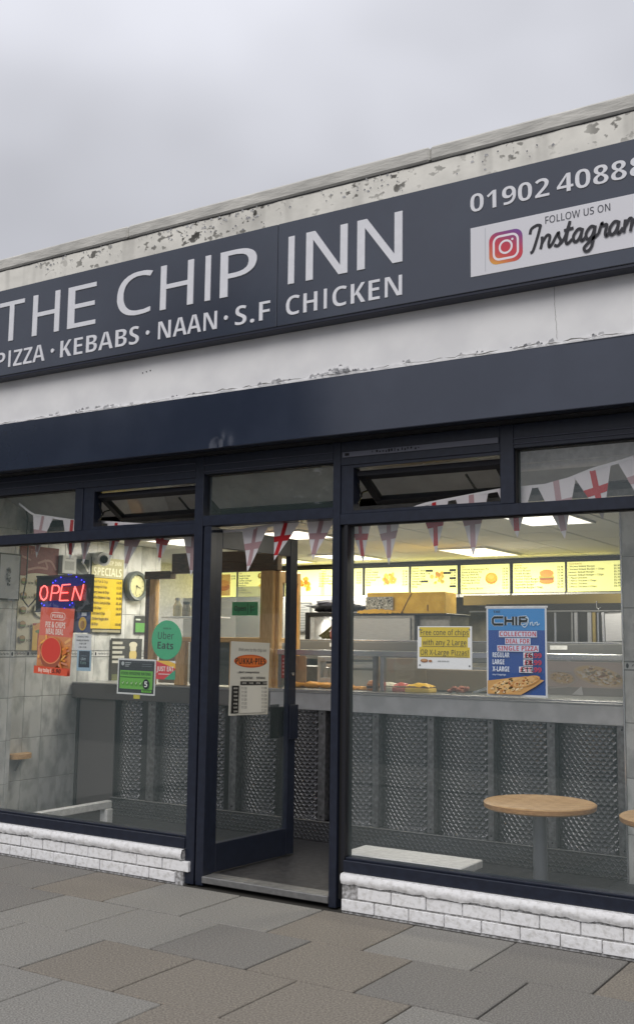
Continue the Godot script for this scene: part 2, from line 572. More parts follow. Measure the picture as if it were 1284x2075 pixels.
func hex_image() -> Image:
	# one cell pair of hexagon dimples, 1 : 1 because the rows are squeezed a little
	var w := 96
	var im := Image.create(w, w, false, Image.FORMAT_RGB8)
	for y in w:
		for x in w:
			var d1 := 9.0
			var d2 := 9.0
			for c in [[0.0, 0.0], [1.0, 0.0], [0.0, 1.0], [1.0, 1.0], [0.5, 0.5], [0.5, -0.5], [0.5, 1.5], [-0.5, 0.5], [1.5, 0.5]]:
				var dx: float = (float(x) / w - c[0]) * 0.9
				var dy: float = (float(y) / w - c[1]) * 1.1
				var dd := sqrt(dx * dx + dy * dy)
				if dd < d1:
					d2 = d1
					d1 = dd
				elif dd < d2: d2 = dd
			var v := 0.75 * (1.0 - smoothstep(0.03, 0.30, d2 - d1)) + 0.25 * smoothstep(0.0, 0.3, d1)
			im.set_pixel(x, y, Color(v, v, v))
	return im

# ------------------------------------------------------------------ the setting
func setting() -> void:
	struct("ground", bx(V(-60, -0.16, 6.9), V(60, -0.1, 60)), M.asphalt, V(0, -0.1, 12))
	struct("kerb", bx(V(-30, -0.16, 6.75), V(30, 0.0, 6.9), 0.02), M.slab2, V(0, -0.1, 6.8))
	var pv := struct("pavement", bx(V(-30, -0.2, -0.2), V(30, -0.012, 6.75)), M.sand, V(0, -0.2, 3))
	var sm := mesh_of(bx(V(-0.2945, -0.05, -0.2945), V(0.2945, 0.0, 0.2945), 0.004))
	for i in 13:
		for j in 8:
			var x := -3.4 + 0.6 * i + (0.3 if j % 2 else 0.0)
			piece("paving_slab", sm, [M.slab, M.slab2, M.slab3, M.slab][rng.randi() % 4], pv, V(x, rng.randf_range(-0.003, 0.0), 0.36 + 0.6 * j), Basis())
	var g := G.new()
	g.box(V(-30, -0.03, 5.06), V(30, -0.004, 6.74))
	g.box(V(-30, -0.03, 0.06), V(-3.9, -0.004, 5.05)); g.box(V(4.6, -0.03, 0.06), V(30, -0.004, 5.05))
	obj("paving_beyond", g, M.slab, pv)

func facade() -> void:
	var w := thing("shop_facade_wall", "white rendered upper wall with stained parapet coping above the blue shop sign", "wall", V(0, 3.0, 0))
	var g := G.new()
	g.box(V(-3.6, 2.82, -0.25), V(3.6, 4.20, 0.10))
	g.box(V(-3.6, 4.20, -0.25), V(3.6, 4.44, 0.098))
	obj("render_face", g, M.render, w)
	# stained strip under the coping: a skim coat of its own
	g = G.new()
	g.grid(120, 4, func(u: float, v: float) -> Vector3: return V(-3.6 + 7.2 * u, 4.445 - 0.245 * v, 0.1035 + 0.0025 * sin(u * 190.0) * sin(v * 5.0 + u * 70.0)))
	for i in g.v.size(): g.uv[i] = Vector2((g.v[i].x + 3.6) / 7.2, clampf((4.445 - g.v[i].y) / 0.245, 0.01, 0.99))
	obj("stained_strip", g, M.stained, w)
	for i in 3:
		obj("coping", bx(V(-3.62 + 2.42 * i, 4.448, -0.28), V(-3.62 + 2.42 * (i + 1) - 0.003, 4.545, 0.116), 0.014), M.coping, w)
	g = G.new()
	for i in 170:
		var s: Array = STAINS[[1, 3, 3, 3, 4, 4, 6, 7, 0, 9][i % 10]]
		var x: float = s[0] + s[1] * 0.8 * rng.randfn()
		if absf(x) > 3.4: continue
		var y := 4.44 - absf(rng.randfn()) * 0.07
		if y < 4.25: continue
		var sz := rng.randf_range(0.003, 0.013)
		var p := V(x, y, 0.1065)
		g.face([p + V(-sz, -sz * 0.4, 0), p + V(sz, -sz * 0.2, 0.001), p + V(sz * 0.6, sz * 0.6, rng.randf_range(0.004, 0.014)), p + V(-sz * 0.7, sz * 0.5, rng.randf_range(0.002, 0.008))], V(0, 0.4, 1))
	obj("lifted_paint", g, M.render, w).set_meta("kind", "stuff")
	obj("drip_line", bx(V(-3.6, 4.441, 0.1), V(3.6, 4.448, 0.107)), M.gasket, w)
	# lower edge of the white band: torn and lifted paint
	var n := FastNoiseLite.new()
	n.seed = 4; n.frequency = 1.0
	g = G.new()
	for k in 3:
		var pts := 420
		for i in pts:
			var x0 := -3.6 + 7.2 * i / pts
			var x1 := -3.6 + 7.2 * (i + 1) / pts
			var f := func(x: float) -> float:
				var a := n.get_noise_1d(x * 3.0 + k * 50.0) + 0.5 * n.get_noise_1d(x * 17.0 + k * 80.0) + 0.35 * n.get_noise_1d(x * 55.0)
				return 3.200 + k * 0.007 + 0.026 * a + (0.040 * exp(-pow((x - 0.58) / 0.10, 2.0)) if k == 2 else 0.0)
			var z := 0.104 + 0.006 * (2 - k)
			var y0: float = f.call(x0)
			var y1: float = f.call(x1)
			if n.get_noise_1d(x0 * 2.2 + k * 31.0) < -0.28: continue
			g.face([V(x0, 3.17, z), V(x1, 3.17, z), V(x1, y1, z + 0.002), V(x0, y0, z + 0.002)], Vector3.BACK)
			g.face([V(x0, y0, z + 0.002), V(x1, y1, z + 0.002), V(x1, y1 - 0.001, 0.1), V(x0, y0 - 0.001, 0.1)], Vector3.UP)
	obj("flaking_paint", g, M.render, w)
	# ragged dark split between band and shutter box, with curled flakes along it
	for q in [[-0.62, 0.95, 3.214, 1.0], [-2.6, -0.75, 3.203, 0.6], [1.05, 2.6, 3.211, 0.9]]:
		g = G.new()
		var x: float = q[0]
		while x < q[1]:
			var l := rng.randf_range(0.012, 0.03)
			var y0: float = q[2] + 0.012 * n.get_noise_1d(x * 5.0) + 0.006 * n.get_noise_1d(x * 50.0)
			var y1: float = q[2] + 0.012 * n.get_noise_1d((x + l) * 5.0) + 0.006 * n.get_noise_1d((x + l) * 50.0)
			var t0: float = maxf(0.0, 0.0035 + 0.009 * n.get_noise_1d(x * 8.0 + 9.0)) * q[3]
			var t1: float = maxf(0.0, 0.0035 + 0.009 * n.get_noise_1d((x + l) * 8.0 + 9.0)) * q[3]
			if t0 + t1 > 0.0005: g.face([V(x, y0, 0.1236), V(x + l, y1, 0.1236), V(x + l, y1 + t1 + 0.0002, 0.1236), V(x, y0 + t0 + 0.0002, 0.1236)], Vector3.BACK)
			x += l
		obj("bare_split", g, M.bare_render, w)
	g = G.new()
	for i in 96:
		var heap := i < 46
		var x: float = 0.60 + 0.07 * rng.randfn() if heap else [-1.6, 0.15, 1.75][i % 3] + 0.45 * rng.randfn()
		var y := 3.218 + 0.012 * n.get_noise_1d(x * 5.0) + (absf(rng.randfn()) * 0.022 * exp(-pow((x - 0.6) / 0.08, 2.0)) if heap else rng.randf_range(-0.006, 0.010))
		if absf(x) > 3.3: continue
		var s := rng.randf_range(0.006, 0.022)
		var p := V(x, y, 0.1225)
		g.face([p + V(-s, -s * 0.3, 0.001), p + V(s, -s * 0.1, 0.002), p + V(s * 0.7, s * rng.randf_range(0.3, 0.8), rng.randf_range(0.006, 0.02)), p + V(-s * 0.6, s * 0.4, 0.004)], V(0, 0.5, 1))
	obj("curled_flakes", g, M.render, w)
	w.get_node("curled_flakes").set_meta("kind", "stuff")
	g = G.new()
	var prev := V(1.975, 3.54, 0.1012)
	for i in 22:
		var nx := V(1.975 + 0.014 * i / 22.0 + 0.006 * n.get_noise_1d(i * 1.7), 3.54 - 0.0145 * i, 0.1012)
		g.face([prev - V(0.0012, 0, 0), prev + V(0.0012, 0, 0), nx + V(0.0009, 0, 0), nx - V(0.0009, 0, 0)], Vector3.BACK)
		prev = nx
	obj("hairline_crack", g, mat("crack", C(128, 126, 124), 0.95), w)
	for k in 3:
		g = G.new()
		g.tube([V(-1.02 + 0.035 * k, 3.43 + 0.004 * k, 0.1), V(-1.02 + 0.035 * k, 3.43 + 0.004 * k, 0.103)], 0.005, 0.005, 6)
		obj("screw_hole", g, M.gasket, w)
	for s in [[-3.6, -3.16], [3.1, 3.6]]:
		obj("side_pier", bx(V(s[0], 0.0, -0.25), V(s[1], 2.82, 0.06)), M.render, w)

	# the sign
	var sg := thing("shop_sign", "long slate blue fascia sign with raised white shop name and phone number", "sign", V(0, 3.544, 0.1))
	for s in [[-3.4, 0.1785], [0.1815, 3.4]]:
		g = G.new()
		g.box(V(s[0], 3.556, 0.102), V(s[1], 4.237, 0.2), 0.004)
		obj("sign_panel", g, M.sign, sg)
	obj("lower_trim", bx(V(-3.4, 3.536, 0.101), V(3.4, 3.555, 0.196), 0.003), M.sign_edge, sg)
	# raised letters, each placed by its own left and right edge
	var big := [["T", -2.408, -2.135], ["H", -2.041, -1.76], ["E", -1.675, -1.396], ["C", -1.19, -0.862], ["H", -0.791, -0.501], ["I", -0.404, -0.354], ["P", -0.275, 0.02], ["I", 0.264, 0.316], ["N", 0.402, 0.705], ["N", 0.774, 1.084]]
	for L in big: raised(L[0], sg, L[1], L[2], 3.818, 0.314, false, 0.007)
	for L in [["PIZZA", -2.412, -1.898], ["KEBABS", -1.735, -0.975], ["NAAN", -0.800, -0.294], ["S.F", -0.144, 0.132], ["CHICKEN", 0.256, 1.082]]:
		raised(L[0], sg, L[1], L[2], 3.614, 0.128, true, 0.006)
	for x in [-1.814, -0.893, -0.218]:
		g = G.new()
		g.tube([V(x, 3.676, 0.2), V(x, 3.676, 0.209)], 0.0155, 0.0155, 14)
		obj("dot", g, M.letter, sg)
	raised("01902", sg, 1.523, 1.994, 4.026, 0.108, true, 0.006)
	raised("408888", sg, 2.038, 2.62, 4.026, 0.108, true, 0.006)
	# white panel with the social media address
	var P := Print.new()
	P.host = self
	P.g.xf = Transform3D(Basis(), V(0, 0, 0.2035))
	obj("white_board", bx(V(1.522, 3.641, 0.199), V(2.78, 3.932, 0.2035), 0.001), mat("board_white", C(214, 214, 220), 0.4), sg)
	P.rect(1.61, 3.66, 1.615, 3.915, C(188, 190, 197))
	gradient_badge(P, 1.736, 3.781, 0.2, 0.187)
	P.text("FOLLOW US ON", 1.969, 3.866, 0.041, C(58, 60, 72), false, 0, 0.36)
	var o := Vector2(1.872, 3.727)
	var sx := 0.100
	var sy := 0.074
	var strokes := [
		[[-0.05, 1.3], [0.0, 1.7], [0.3, 1.9], [0.55, 1.8]], [[0.52, 1.85], [0.42, 1.0], [0.25, 0.0], [0.1, -0.15]],
		[[0.68, 0.95], [0.72, 0.5], [0.68, 0.0]], [[0.70, 0.4], [0.95, 0.95], [1.14, 0.85], [1.12, 0.35], [1.18, 0.03], [1.32, 0.2]],
		[[1.32, 0.2], [1.6, 1.0], [1.66, 0.7], [1.8, 0.32], [1.68, 0.0], [1.45, 0.1]],
		[[1.7, 0.02], [2.0, 0.5], [2.2, 1.7]], [[2.2, 1.7], [2.1, 0.4], [2.2, 0.0], [2.45, 0.3]], [[1.92, 1.05], [2.45, 1.12]],
		[[2.97, 0.85], [2.72, 0.95], [2.5, 0.5], [2.62, 0.03], [2.85, 0.25], [2.97, 0.9]], [[2.97, 0.95], [2.93, 0.3], [3.02, 0.0], [3.22, 0.3]],
		[[3.66, 0.85], [3.42, 0.95], [3.2, 0.5], [3.32, 0.03], [3.55, 0.25], [3.66, 0.9]], [[3.67, 0.95], [3.6, -0.5], [3.35, -0.85], [3.18, -0.55], [3.5, -0.1], [3.9, 0.3]],
		[[3.9, 0.3], [4.02, 1.05], [4.08, 0.85], [4.3, 0.85], [4.26, 0.3], [4.34, 0.0], [4.5, 0.3]],
		[[4.95, 0.85], [4.7, 0.95], [4.48, 0.5], [4.6, 0.03], [4.83, 0.25], [4.95, 0.9]], [[4.95, 0.95], [4.91, 0.3], [5.0, 0.0], [5.2, 0.4]],
		[[5.28, 0.95], [5.28, 0.0]], [[5.29, 0.4], [5.5, 0.95], [5.64, 0.8], [5.62, 0.0]], [[5.63, 0.4], [5.85, 0.95], [6.0, 0.8], [5.98, 0.1], [6.15, 0.2]]]
	for s in strokes:
		var pts := []
		for q in s: pts.append(o + Vector2((q[0] + 0.10 * q[1]) * sx, q[1] * sy))
		P.curve(pts, 0.0165, C(38, 38, 44))
	obj("board_print", P.g, M.ink, sg)

	# the shutter box below: pressed aluminium, dented once, along its lower edge
	var sb := thing("shutter_box", "dark blue roller shutter box running below the white band, dented at its lower edge", "shutter box", V(0, 2.812, 0.1))
	g = G.new()
	g.grid(340, 14, func(u: float, v: float) -> Vector3:
		var x := lerpf(-3.4, 3.4, u)
		var y := lerpf(2.816, 3.172, v)
		var d := 0.014 * exp(-pow((x + 0.275) / 0.035, 2.0) - pow((y - 2.825) / 0.045, 2.0)) - 0.006 * exp(-pow((x + 0.20) / 0.05, 2.0) - pow((y - 2.85) / 0.06, 2.0))
		return V(x, y, 0.2 - d + 0.0012 * sin(x * 1.9 + 0.6) + 0.0010 * sin(x * 4.7)))
	obj("front_plate", g, M.shutter, sb)
	each("casing", [[-3.4, 3.168, 0.1, 3.4, 3.176, 0.1985], [-3.4, 2.812, 0.0, 3.4, 2.8155, 0.1985], [-3.404, 2.812, 0.0, -3.4, 3.176, 0.199], [3.4, 2.812, 0.0, 3.404, 3.176, 0.199]], M.frame, sb)
	obj("joint", bx(V(0.169, 2.82, 0.196), V(0.1715, 3.17, 0.2012)), M.sign_edge, sb)
	obj("guide_slot", bx(V(-3.1, 2.806, 0.02), V(3.1, 2.8118, 0.12)), M.gasket, sb)

func raised(s: String, parent: Node, x0: float, x1: float, y: float, h: float, bold: bool, depth: float) -> void:
	var t := TextMesh.new()
	var fo: Font = sign_font() if bold else font(false)
	t.font = fo; t.font_size = 64; t.pixel_size = 1.0; t.depth = 1.0; t.curve_step = 2.0
	t.horizontal_alignment = HORIZONTAL_ALIGNMENT_LEFT; t.vertical_alignment = VERTICAL_ALIGNMENT_TOP
	t.text = s
	var bb := t.get_aabb()
	var kx := (x1 - x0) / bb.size.x
	var ky := h / 46.0
	for c in s.length():
		t.text = s[c]
		var ahead := fo.get_string_size(s.substr(0, c), HORIZONTAL_ALIGNMENT_LEFT, -1, 64).x if c else 0.0
		var zb := t.get_aabb()
		var vs := flat(t, Mesh.ARRAY_VERTEX)
		var ns := flat(t, Mesh.ARRAY_NORMAL)
		var g := G.new()
		for i in range(0, vs.size() - 2, 3):
			var q := []
			var m := []
			for j in 3:
				var p := vs[i + j]
				q.append(V(x0 + (p.x + ahead - bb.position.x) * kx, y + (p.y + 60.0) * ky, 0.1995 + (p.z - zb.position.z) / zb.size.z * depth))
				m.append(V(ns[i + j].x / kx, ns[i + j].y / ky, ns[i + j].z / depth).normalized())
			g.tri(q[0], q[1], q[2], m[0], m[1], m[2])
		if s[c] == "I":      # a plain bar
			var mid := x0 + (ahead + fo.get_string_size("I", HORIZONTAL_ALIGNMENT_LEFT, -1, 64).x * 0.5 - bb.position.x) * kx
			var half := h * (0.088 if bold else 0.074)
			if s.length() == 1: mid = (x0 + x1) * 0.5
			g = bx(V(mid - half, y, 0.1995), V(mid + half, y + h, 0.1995 + depth), 0.001)
		obj("letter", g, M.letter, parent)

func gradient_badge(P: Print, cx: float, cy: float, w: float, h: float) -> void:
	var shade := func(p: Vector2) -> Color:
		var u := clampf((p.x - cx) / w + 0.5, 0, 1)
		var v := clampf((p.y - cy) / h + 0.5, 0, 1)
		var a := C(222, 168, 70).lerp(C(198, 62, 78), smoothstep(0.0, 0.45, v * 0.75 + u * 0.35))
		return a.lerp(C(112, 70, 150), smoothstep(0.55, 1.15, v * 0.8 + u * 0.35)).srgb_to_linear()
	P.lay += 1
	var r := 0.048
	var edge := []
	for q in [[1, 1, 0.0], [-1, 1, 0.25], [-1, -1, 0.5], [1, -1, 0.75]]:
		for k in 7:
			var t: float = TAU * (q[2] + 0.25 * k / 6.0)
			edge.append(Vector2(cx + q[0] * (w / 2 - r) + cos(t) * r, cy + q[1] * (h / 2 - r) + sin(t) * r))
	var zz := P.step * P.lay
	var rings := 6
	for i in edge.size():
		for j in rings:
			var e0: Vector2 = edge[i]; var e1: Vector2 = edge[(i + 1) % edge.size()]
			var m := Vector2(cx, cy)
			var q := [m.lerp(e0, float(j) / rings), m.lerp(e0, float(j + 1) / rings), m.lerp(e1, float(j + 1) / rings), m.lerp(e1, float(j) / rings)]
			for T in [[0, 1, 2], [0, 2, 3]]:
				var tri := []
				for k in T: tri.append(q[k])
				var v3 := []
				for k in 3: v3.append(V(tri[k].x, tri[k].y, zz))
				if (v3[1] - v3[0]).cross(v3[2] - v3[0]).length() < 1e-12: continue
				var n0 := P.g.v.size()
				P.g.tri(v3[0], v3[1], v3[2], Vector3.BACK, Vector3.BACK, Vector3.BACK)
				for k in 3:
					var pv := P.g.xf.affine_inverse() * P.g.v[n0 + k]
					P.g.c[n0 + k] = shade.call(Vector2(pv.x, pv.y))
	var white := C(232, 226, 232)
	var ring := []
	for q in [[1, 1, 0.0], [-1, 1, 0.25], [-1, -1, 0.5], [1, -1, 0.75]]:
		for k in 6:
			var t: float = TAU * (q[2] + 0.25 * k / 5.0)
			ring.append(Vector2(cx + q[0] * (w * 0.36 - 0.035) + cos(t) * 0.035, cy + q[1] * (h * 0.36 - 0.035) + sin(t) * 0.035))
	P.line(ring, 0.013, white, true)
	var circ := []
	for k in 24: circ.append(Vector2(cx, cy) + Vector2(cos(TAU * k / 24), sin(TAU * k / 24)) * 0.036)
	P.line(circ, 0.012, white, true)
	P.oval(cx + w * 0.2, cy + h * 0.2, 0.007, 0.007, white, 10)

# ------------------------------------------------------------------ aluminium shop front
func shopfront() -> void:
	for side in [[-3.1, -0.602, "low white painted brick wall under the window left of the door"], [0.60, 3.1, "low white painted brick wall under the window behind the round tables"]]:
		var w := thing("brick_wall", side[2], "wall", V((side[0] + side[1]) / 2, 0, 0), "white brick walls under the windows")
		obj("mortar_bed", bx(V(side[0], -0.1, -0.11), V(side[1], 0.205, 0.018)), M.mortar, w)
		# rendered ledge on top with a ragged lower lip
		var g := G.new()
		var n := FastNoiseLite.new()
		n.seed = 21
		n.frequency = 1.0
		g.grid(160, 5, func(u: float, v: float) -> Vector3:
			var x := lerpf(side[0], side[1], u)
			var lip := 0.155 + 0.012 * n.get_noise_1d(x * 7.0) + 0.006 * n.get_noise_1d(x * 40.0)
			return V(x, lerpf(lip, 0.214, v), 0.036 + 0.010 * sin(PI * v) + 0.004 * n.get_noise_2d(x * 14.0, v * 4.0)))
		g.grid(160, 1, func(u: float, v: float) -> Vector3: return V(lerpf(side[0], side[1], u), 0.214 + 0.003 * v, lerpf(0.036, -0.02, v)))
		g.grid(160, 1, func(u: float, v: float) -> Vector3:
			var x := lerpf(side[0], side[1], u)
			return V(x, 0.155 + 0.012 * n.get_noise_1d(x * 7.0) + 0.006 * n.get_noise_1d(x * 40.0), lerpf(0.036, 0.018, v)))
		obj("rendered_ledge", g, M.brick, w)
		var bm := mesh_of(bx(V(-0.1075, -0.0325, -0.05), V(0.1075, 0.0325, 0.0), 0.003))
		for r in 2:
			var x: float = side[0] + 0.108 + (0.11 if r else 0.0)
			while x < side[1] - 0.05:
				piece("brick", bm, M.brick, w, V(x, 0.035 + 0.075 * r, 0.027 + rng.randf_range(-0.002, 0.003)), Basis(Vector3.BACK, rng.randf_range(-0.008, 0.008)))
				x += 0.222
	var f := thing("shopfront_frame", "dark blue aluminium shop front frame with large panes, fanlights and open vents", "window frame", V(0, 0.05, 0))
	var zb := -0.095
	var bars := [
		["jamb", -3.16, -3.1, 0.0, 2.81, 0.0], ["window_sill", -3.1, -0.602, 0.218, 0.285, 0.012], ["glazing_bead", -3.1, -0.602, 0.285, 0.299, -0.012],
		["transom", -3.1, -0.602, 2.282, 2.355, 0.0], ["mullion", -1.729, -1.652, 2.355, 2.668, 0.001],
		["post", -0.602, -0.530, 0.0, 2.81, 0.003], ["door_jamb", -0.516, -0.457, 0.0, 2.332, -0.002], ["door_head", -0.529, 0.495, 2.332, 2.402, 0.001],
		["door_jamb", 0.495, 0.547, 0.0, 2.81, 0.003], ["transom", 0.547, 3.1, 2.288, 2.355, 0.0],
		["mullion", 1.606, 1.689, 2.355, 2.81, 0.001], ["window_sill", 0.601, 3.1, 0.218, 0.285, 0.012], ["glazing_bead", 0.601, 3.1, 0.285, 0.299, -0.012],
		["jamb", 3.1, 3.16, 0.0, 2.81, 0.0], ["head_rail", -3.1, -0.602, 2.668, 2.809, -0.001], ["head_rail", -0.530, 0.495, 2.684, 2.809, -0.001],
		["head_rail", 0.547, 1.606, 2.660, 2.809, -0.001], ["head_rail", 1.689, 3.1, 2.668, 2.809, -0.001]]
	for b in bars: obj(b[0], bx(V(b[1], b[3], zb), V(b[2], b[4], b[5]), 0.003), M.frame, f)
	# stepped trims, gaskets
	var g := G.new()
	each("trim_line", [[-3.1, 2.715, -0.002, -0.602, 2.721, 0.006], [-3.1, 2.765, -0.002, -0.602, 2.771, 0.006], [-0.53, 2.7, -0.002, 0.495, 2.706, 0.006], [-0.53, 2.745, -0.002, 0.495, 2.751, 0.006],
		[1.689, 2.72, -0.002, 3.1, 2.727, 0.008], [1.689, 2.69, -0.002, 3.1, 2.696, 0.006]], M.bead_dark, f, 0.001)
	for q in [[-3.1, -1.729, 2.66, 2.668], [-0.516, 0.495, 2.676, 2.684], [1.689, 3.1, 2.66, 2.668], [-3.1, -0.602, 2.276, 2.282], [0.6, 3.1, 2.282, 2.288]]:
		obj("gasket", bx(V(q[0], q[2], -0.08), V(q[1], q[3], -0.02)), M.gasket, f)
	for q in [[-0.610, -0.602, 0.3, 2.28], [-0.53, -0.516, 0.0, 2.332], [0.548, 0.575, 0.05, 2.286], [1.689, 1.70, 2.356, 2.66], [-1.736, -1.729, 2.356, 2.66]]:
		obj("gasket", bx(V(q[0], q[2], -0.08), V(q[1], q[3], -0.025)), M.gasket, f)
	obj("jamb_liner", bx(V(0.575, 0.218, -0.09), V(0.6, 2.286, -0.004), 0.002), M.frame_dark, f)
	obj("weather_strip", bx(V(-0.5225, 0.02, -0.03), V(-0.5185, 2.328, -0.012)), M.bead, f)
	# ventilator over the right vent
	var tv := obj("trickle_vent", bx(V(0.565, 2.708, -0.001), V(1.60, 2.741, 0.010), 0.002), M.bead, f)
	for i in 15:
		var x := 0.78 + 0.022 * i + rng.randf_range(-0.004, 0.004)
		obj("vent_slot", bx(V(x, 2.716 + rng.randf() * 0.008, 0.0095), V(x + rng.randf_range(0.004, 0.014), 2.726 + rng.randf() * 0.01, 0.0112)), M.gasket, tv)
	obj("vent_slot", bx(V(0.585, 2.716, 0.0095), V(0.615, 2.733, 0.0112)), M.gasket, tv)
	# panes
	for q in [[-3.1, -0.606, 0.29, 2.285], [-3.1, -1.733, 2.35, 2.672], [-0.51, 0.5, 2.395, 2.69], [0.57, 3.1, 0.29, 2.292], [1.694, 3.1, 2.35, 2.672]]:
		obj("pane", bx(V(q[0], q[2], -0.053), V(q[1], q[3], -0.047)), M.window_glass, f)
	# opening vents: fixed ring and a sash that swings in on its top edge
	for q in [[-1.652, -1.545, -0.603, 2.355, 2.668, 2.378, 2.634], [0.548, 0.636, 1.605, 2.355, 2.660, 2.374, 2.640]]:
		g = G.new()
		g.box(V(q[0], q[3], -0.09), V(q[1], q[4], -0.008), 0.002); g.box(V(q[1], q[6], -0.09), V(q[2], q[4], -0.008), 0.002)
		g.box(V(q[1], q[3], -0.09), V(q[2], q[5], -0.008), 0.002)
		obj("vent_frame", g, M.frame, f)
		var top := V(0, 2.592, -0.03)
		var ang := atan2(0.255, 0.15)
		var B := Basis(Vector3.RIGHT, ang)       # local -y runs from the hinge down and inwards
		var xa: float = q[1] + 0.012
		var xb: float = q[2] - 0.004
		var X := Transform3D(B, top)
		g = G.new()
		g.xf = X
		g.box(V(xa, -0.048, -0.04), V(xb, 0.0, 0.0), 0.003); g.box(V(xa, -0.30, -0.04), V(xb, -0.252, 0.0), 0.003)
		g.box(V(xa, -0.252, -0.04), V(xa + 0.05, -0.048, 0.0), 0.003); g.box(V(xb - 0.05, -0.252, -0.04), V(xb, -0.048, 0.0), 0.003)
		var sash := obj("vent_sash", g, M.frame_dark, f)
		g = G.new()
		g.xf = X
		g.box(V(xa + 0.045, -0.256, -0.022), V(xb - 0.045, -0.044, -0.017))
		obj("glass", g, M.window_glass, sash)
		for x in [xa - 0.004, xb + 0.002]:
			for arm in [[V(x, 2.42, -0.05), V(x, 2.50, -0.11), X * V(x, -0.17, -0.02)], [V(x, 2.55, -0.05), V(x, 2.47, -0.10)]]:
				g = G.new()
				g.tube(arm, 0.006, 0.006, 6)
				obj("stay_arm", g, M.black_metal, sash)
		var xm := lerpf(xa, xb, 0.74)
		g = G.new()
		g.tube([X * V(xm, -0.29, -0.03), V(xm - 0.01, 2.50, -0.24), V(xm - 0.03, 2.57, -0.16)], 0.008, 0.008, 8)
		obj("stay_arm", g, M.black_metal, sash)

	# the door, swung in
	var hinge := V(-0.457, 0.0, -0.062)
	var dir := V(0.07, 0, -0.9975).normalized()
	var B2 := Basis(dir, Vector3.UP, dir.cross(Vector3.UP))
	var D := Transform3D(B2, hinge)
	var d := thing("shop_door", "blue framed glass door standing open into the shop", "door", hinge)
	var W := 0.905
	for q in [["hinge_stile", 0.0, 0.065, 0.065, 2.322], ["lock_stile", W - 0.088, W, 0.065, 2.322], ["top_rail", 0.065, W - 0.088, 2.19, 2.322], ["bottom_rail", 0.065, W - 0.088, 0.065, 0.25]]:
		g = G.new()
		g.xf = D
		g.box(V(q[1], q[3], -0.045), V(q[2], q[4], 0.0), 0.003)
		obj(q[0], g, M.frame, d)
	g = G.new()
	g.xf = D
	g.box(V(0.06, 0.245, -0.026), V(W - 0.083, 2.195, -0.020))
	obj("door_pane", g, M.window_glass, d)
	g = G.new()
	g.xf = D
	g.box(V(W - 0.105, 0.875, 0.022), V(W - 0.004, 1.118, 0.030), 0.003); g.box(V(W - 0.06, 0.89, 0.0), V(W - 0.045, 1.10, 0.024))
	obj("pull_handle", g, M.frame, d)
	g = G.new()
	g.xf = D
	g.box(V(W - 0.19, 0.875, -0.088), V(W - 0.09, 1.118, -0.08), 0.003); g.box(V(W - 0.10, 0.89, -0.082), V(W - 0.06, 1.10, -0.044))
	obj("pull_handle", g, M.frame_dark, d)
	g = G.new()
	g.xf = D
	g.tube([V(W - 0.045, 1.337, 0.0), V(W - 0.045, 1.337, 0.008)], 0.012, 0.012, 12)
	obj("lock", g, M.bright, d)
	g = G.new()
	g.box(V(-0.457, 0.02, -0.12), V(0.495, 0.062, 0.01), 0.004)
	obj("threshold", g, M.dull_steel, f)
	# opening hours sheet taped to the door glass
	var cen := D * V(0.40, 1.312, -0.0185)
	var s := sheet("opening_hours_poster", "cream opening hours sheet with orange oval logo, taped to the open door", "poster", cen, 0.42, 0.5, C(208, 206, 196), B2 * Basis(Vector3.BACK, -0.02), "", 0.0015)
	var P: Print = s[1]
	P.text("Welcome to the chip inn", 0.02, 0.185, 0.022, C(40, 40, 44), false, 1, 0.30, 0.15)
	P.oval(0.005, 0.118, 0.178, 0.045, C(196, 88, 32), 32)
	P.oval(0.005, 0.118, 0.166, 0.036, C(222, 112, 44), 32)
	P.text("PUKKA·PIES", 0.005, 0.097, 0.042, C(22, 20, 20), true, 1, 0.325)
	P.text("...don't compromise", -0.02, 0.035, 0.015, C(60, 58, 56), true, 1, 0.24)
	P.text("LUNCHTIME", -0.035, -0.005, 0.016, C(50, 50, 52), true, 1, 0.13)
	P.text("EVENING", 0.12, -0.005, 0.016, C(50, 50, 52), true, 1, 0.095)
	P.rect(-0.10, -0.045, 0.19, -0.02, C(24, 24, 26))
	for i in 4: P.text(["OPEN", "CLOSE", "OPEN", "CLOSE"][i], -0.06 + 0.075 * i, -0.038, 0.011, C(206, 204, 196), true, 1, 0.045)
	P.rect(-0.19, -0.235, -0.115, -0.05, C(24, 24, 26))
	P.rect(-0.10, -0.235, 0.19, -0.05, C(216, 214, 205))
	var days := ["MON", "TUES", "WED", "THURS", "FRI", "SAT", "SUN"]
	for i in 7:
		var y := -0.073 - 0.0258 * i
		P.text(days[i], -0.152, y, 0.011, C(210, 208, 200), true, 1, 0.04)
		if i < 6: P.text("11:30", -0.062, y - 0.002, 0.016, C(60, 60, 64), false, 1, 0.055)
		P.text("11:00" if i != 4 else "11:30", 0.155, y - 0.002, 0.016, C(60, 60, 64), false, 1, 0.06)
	ink(s)

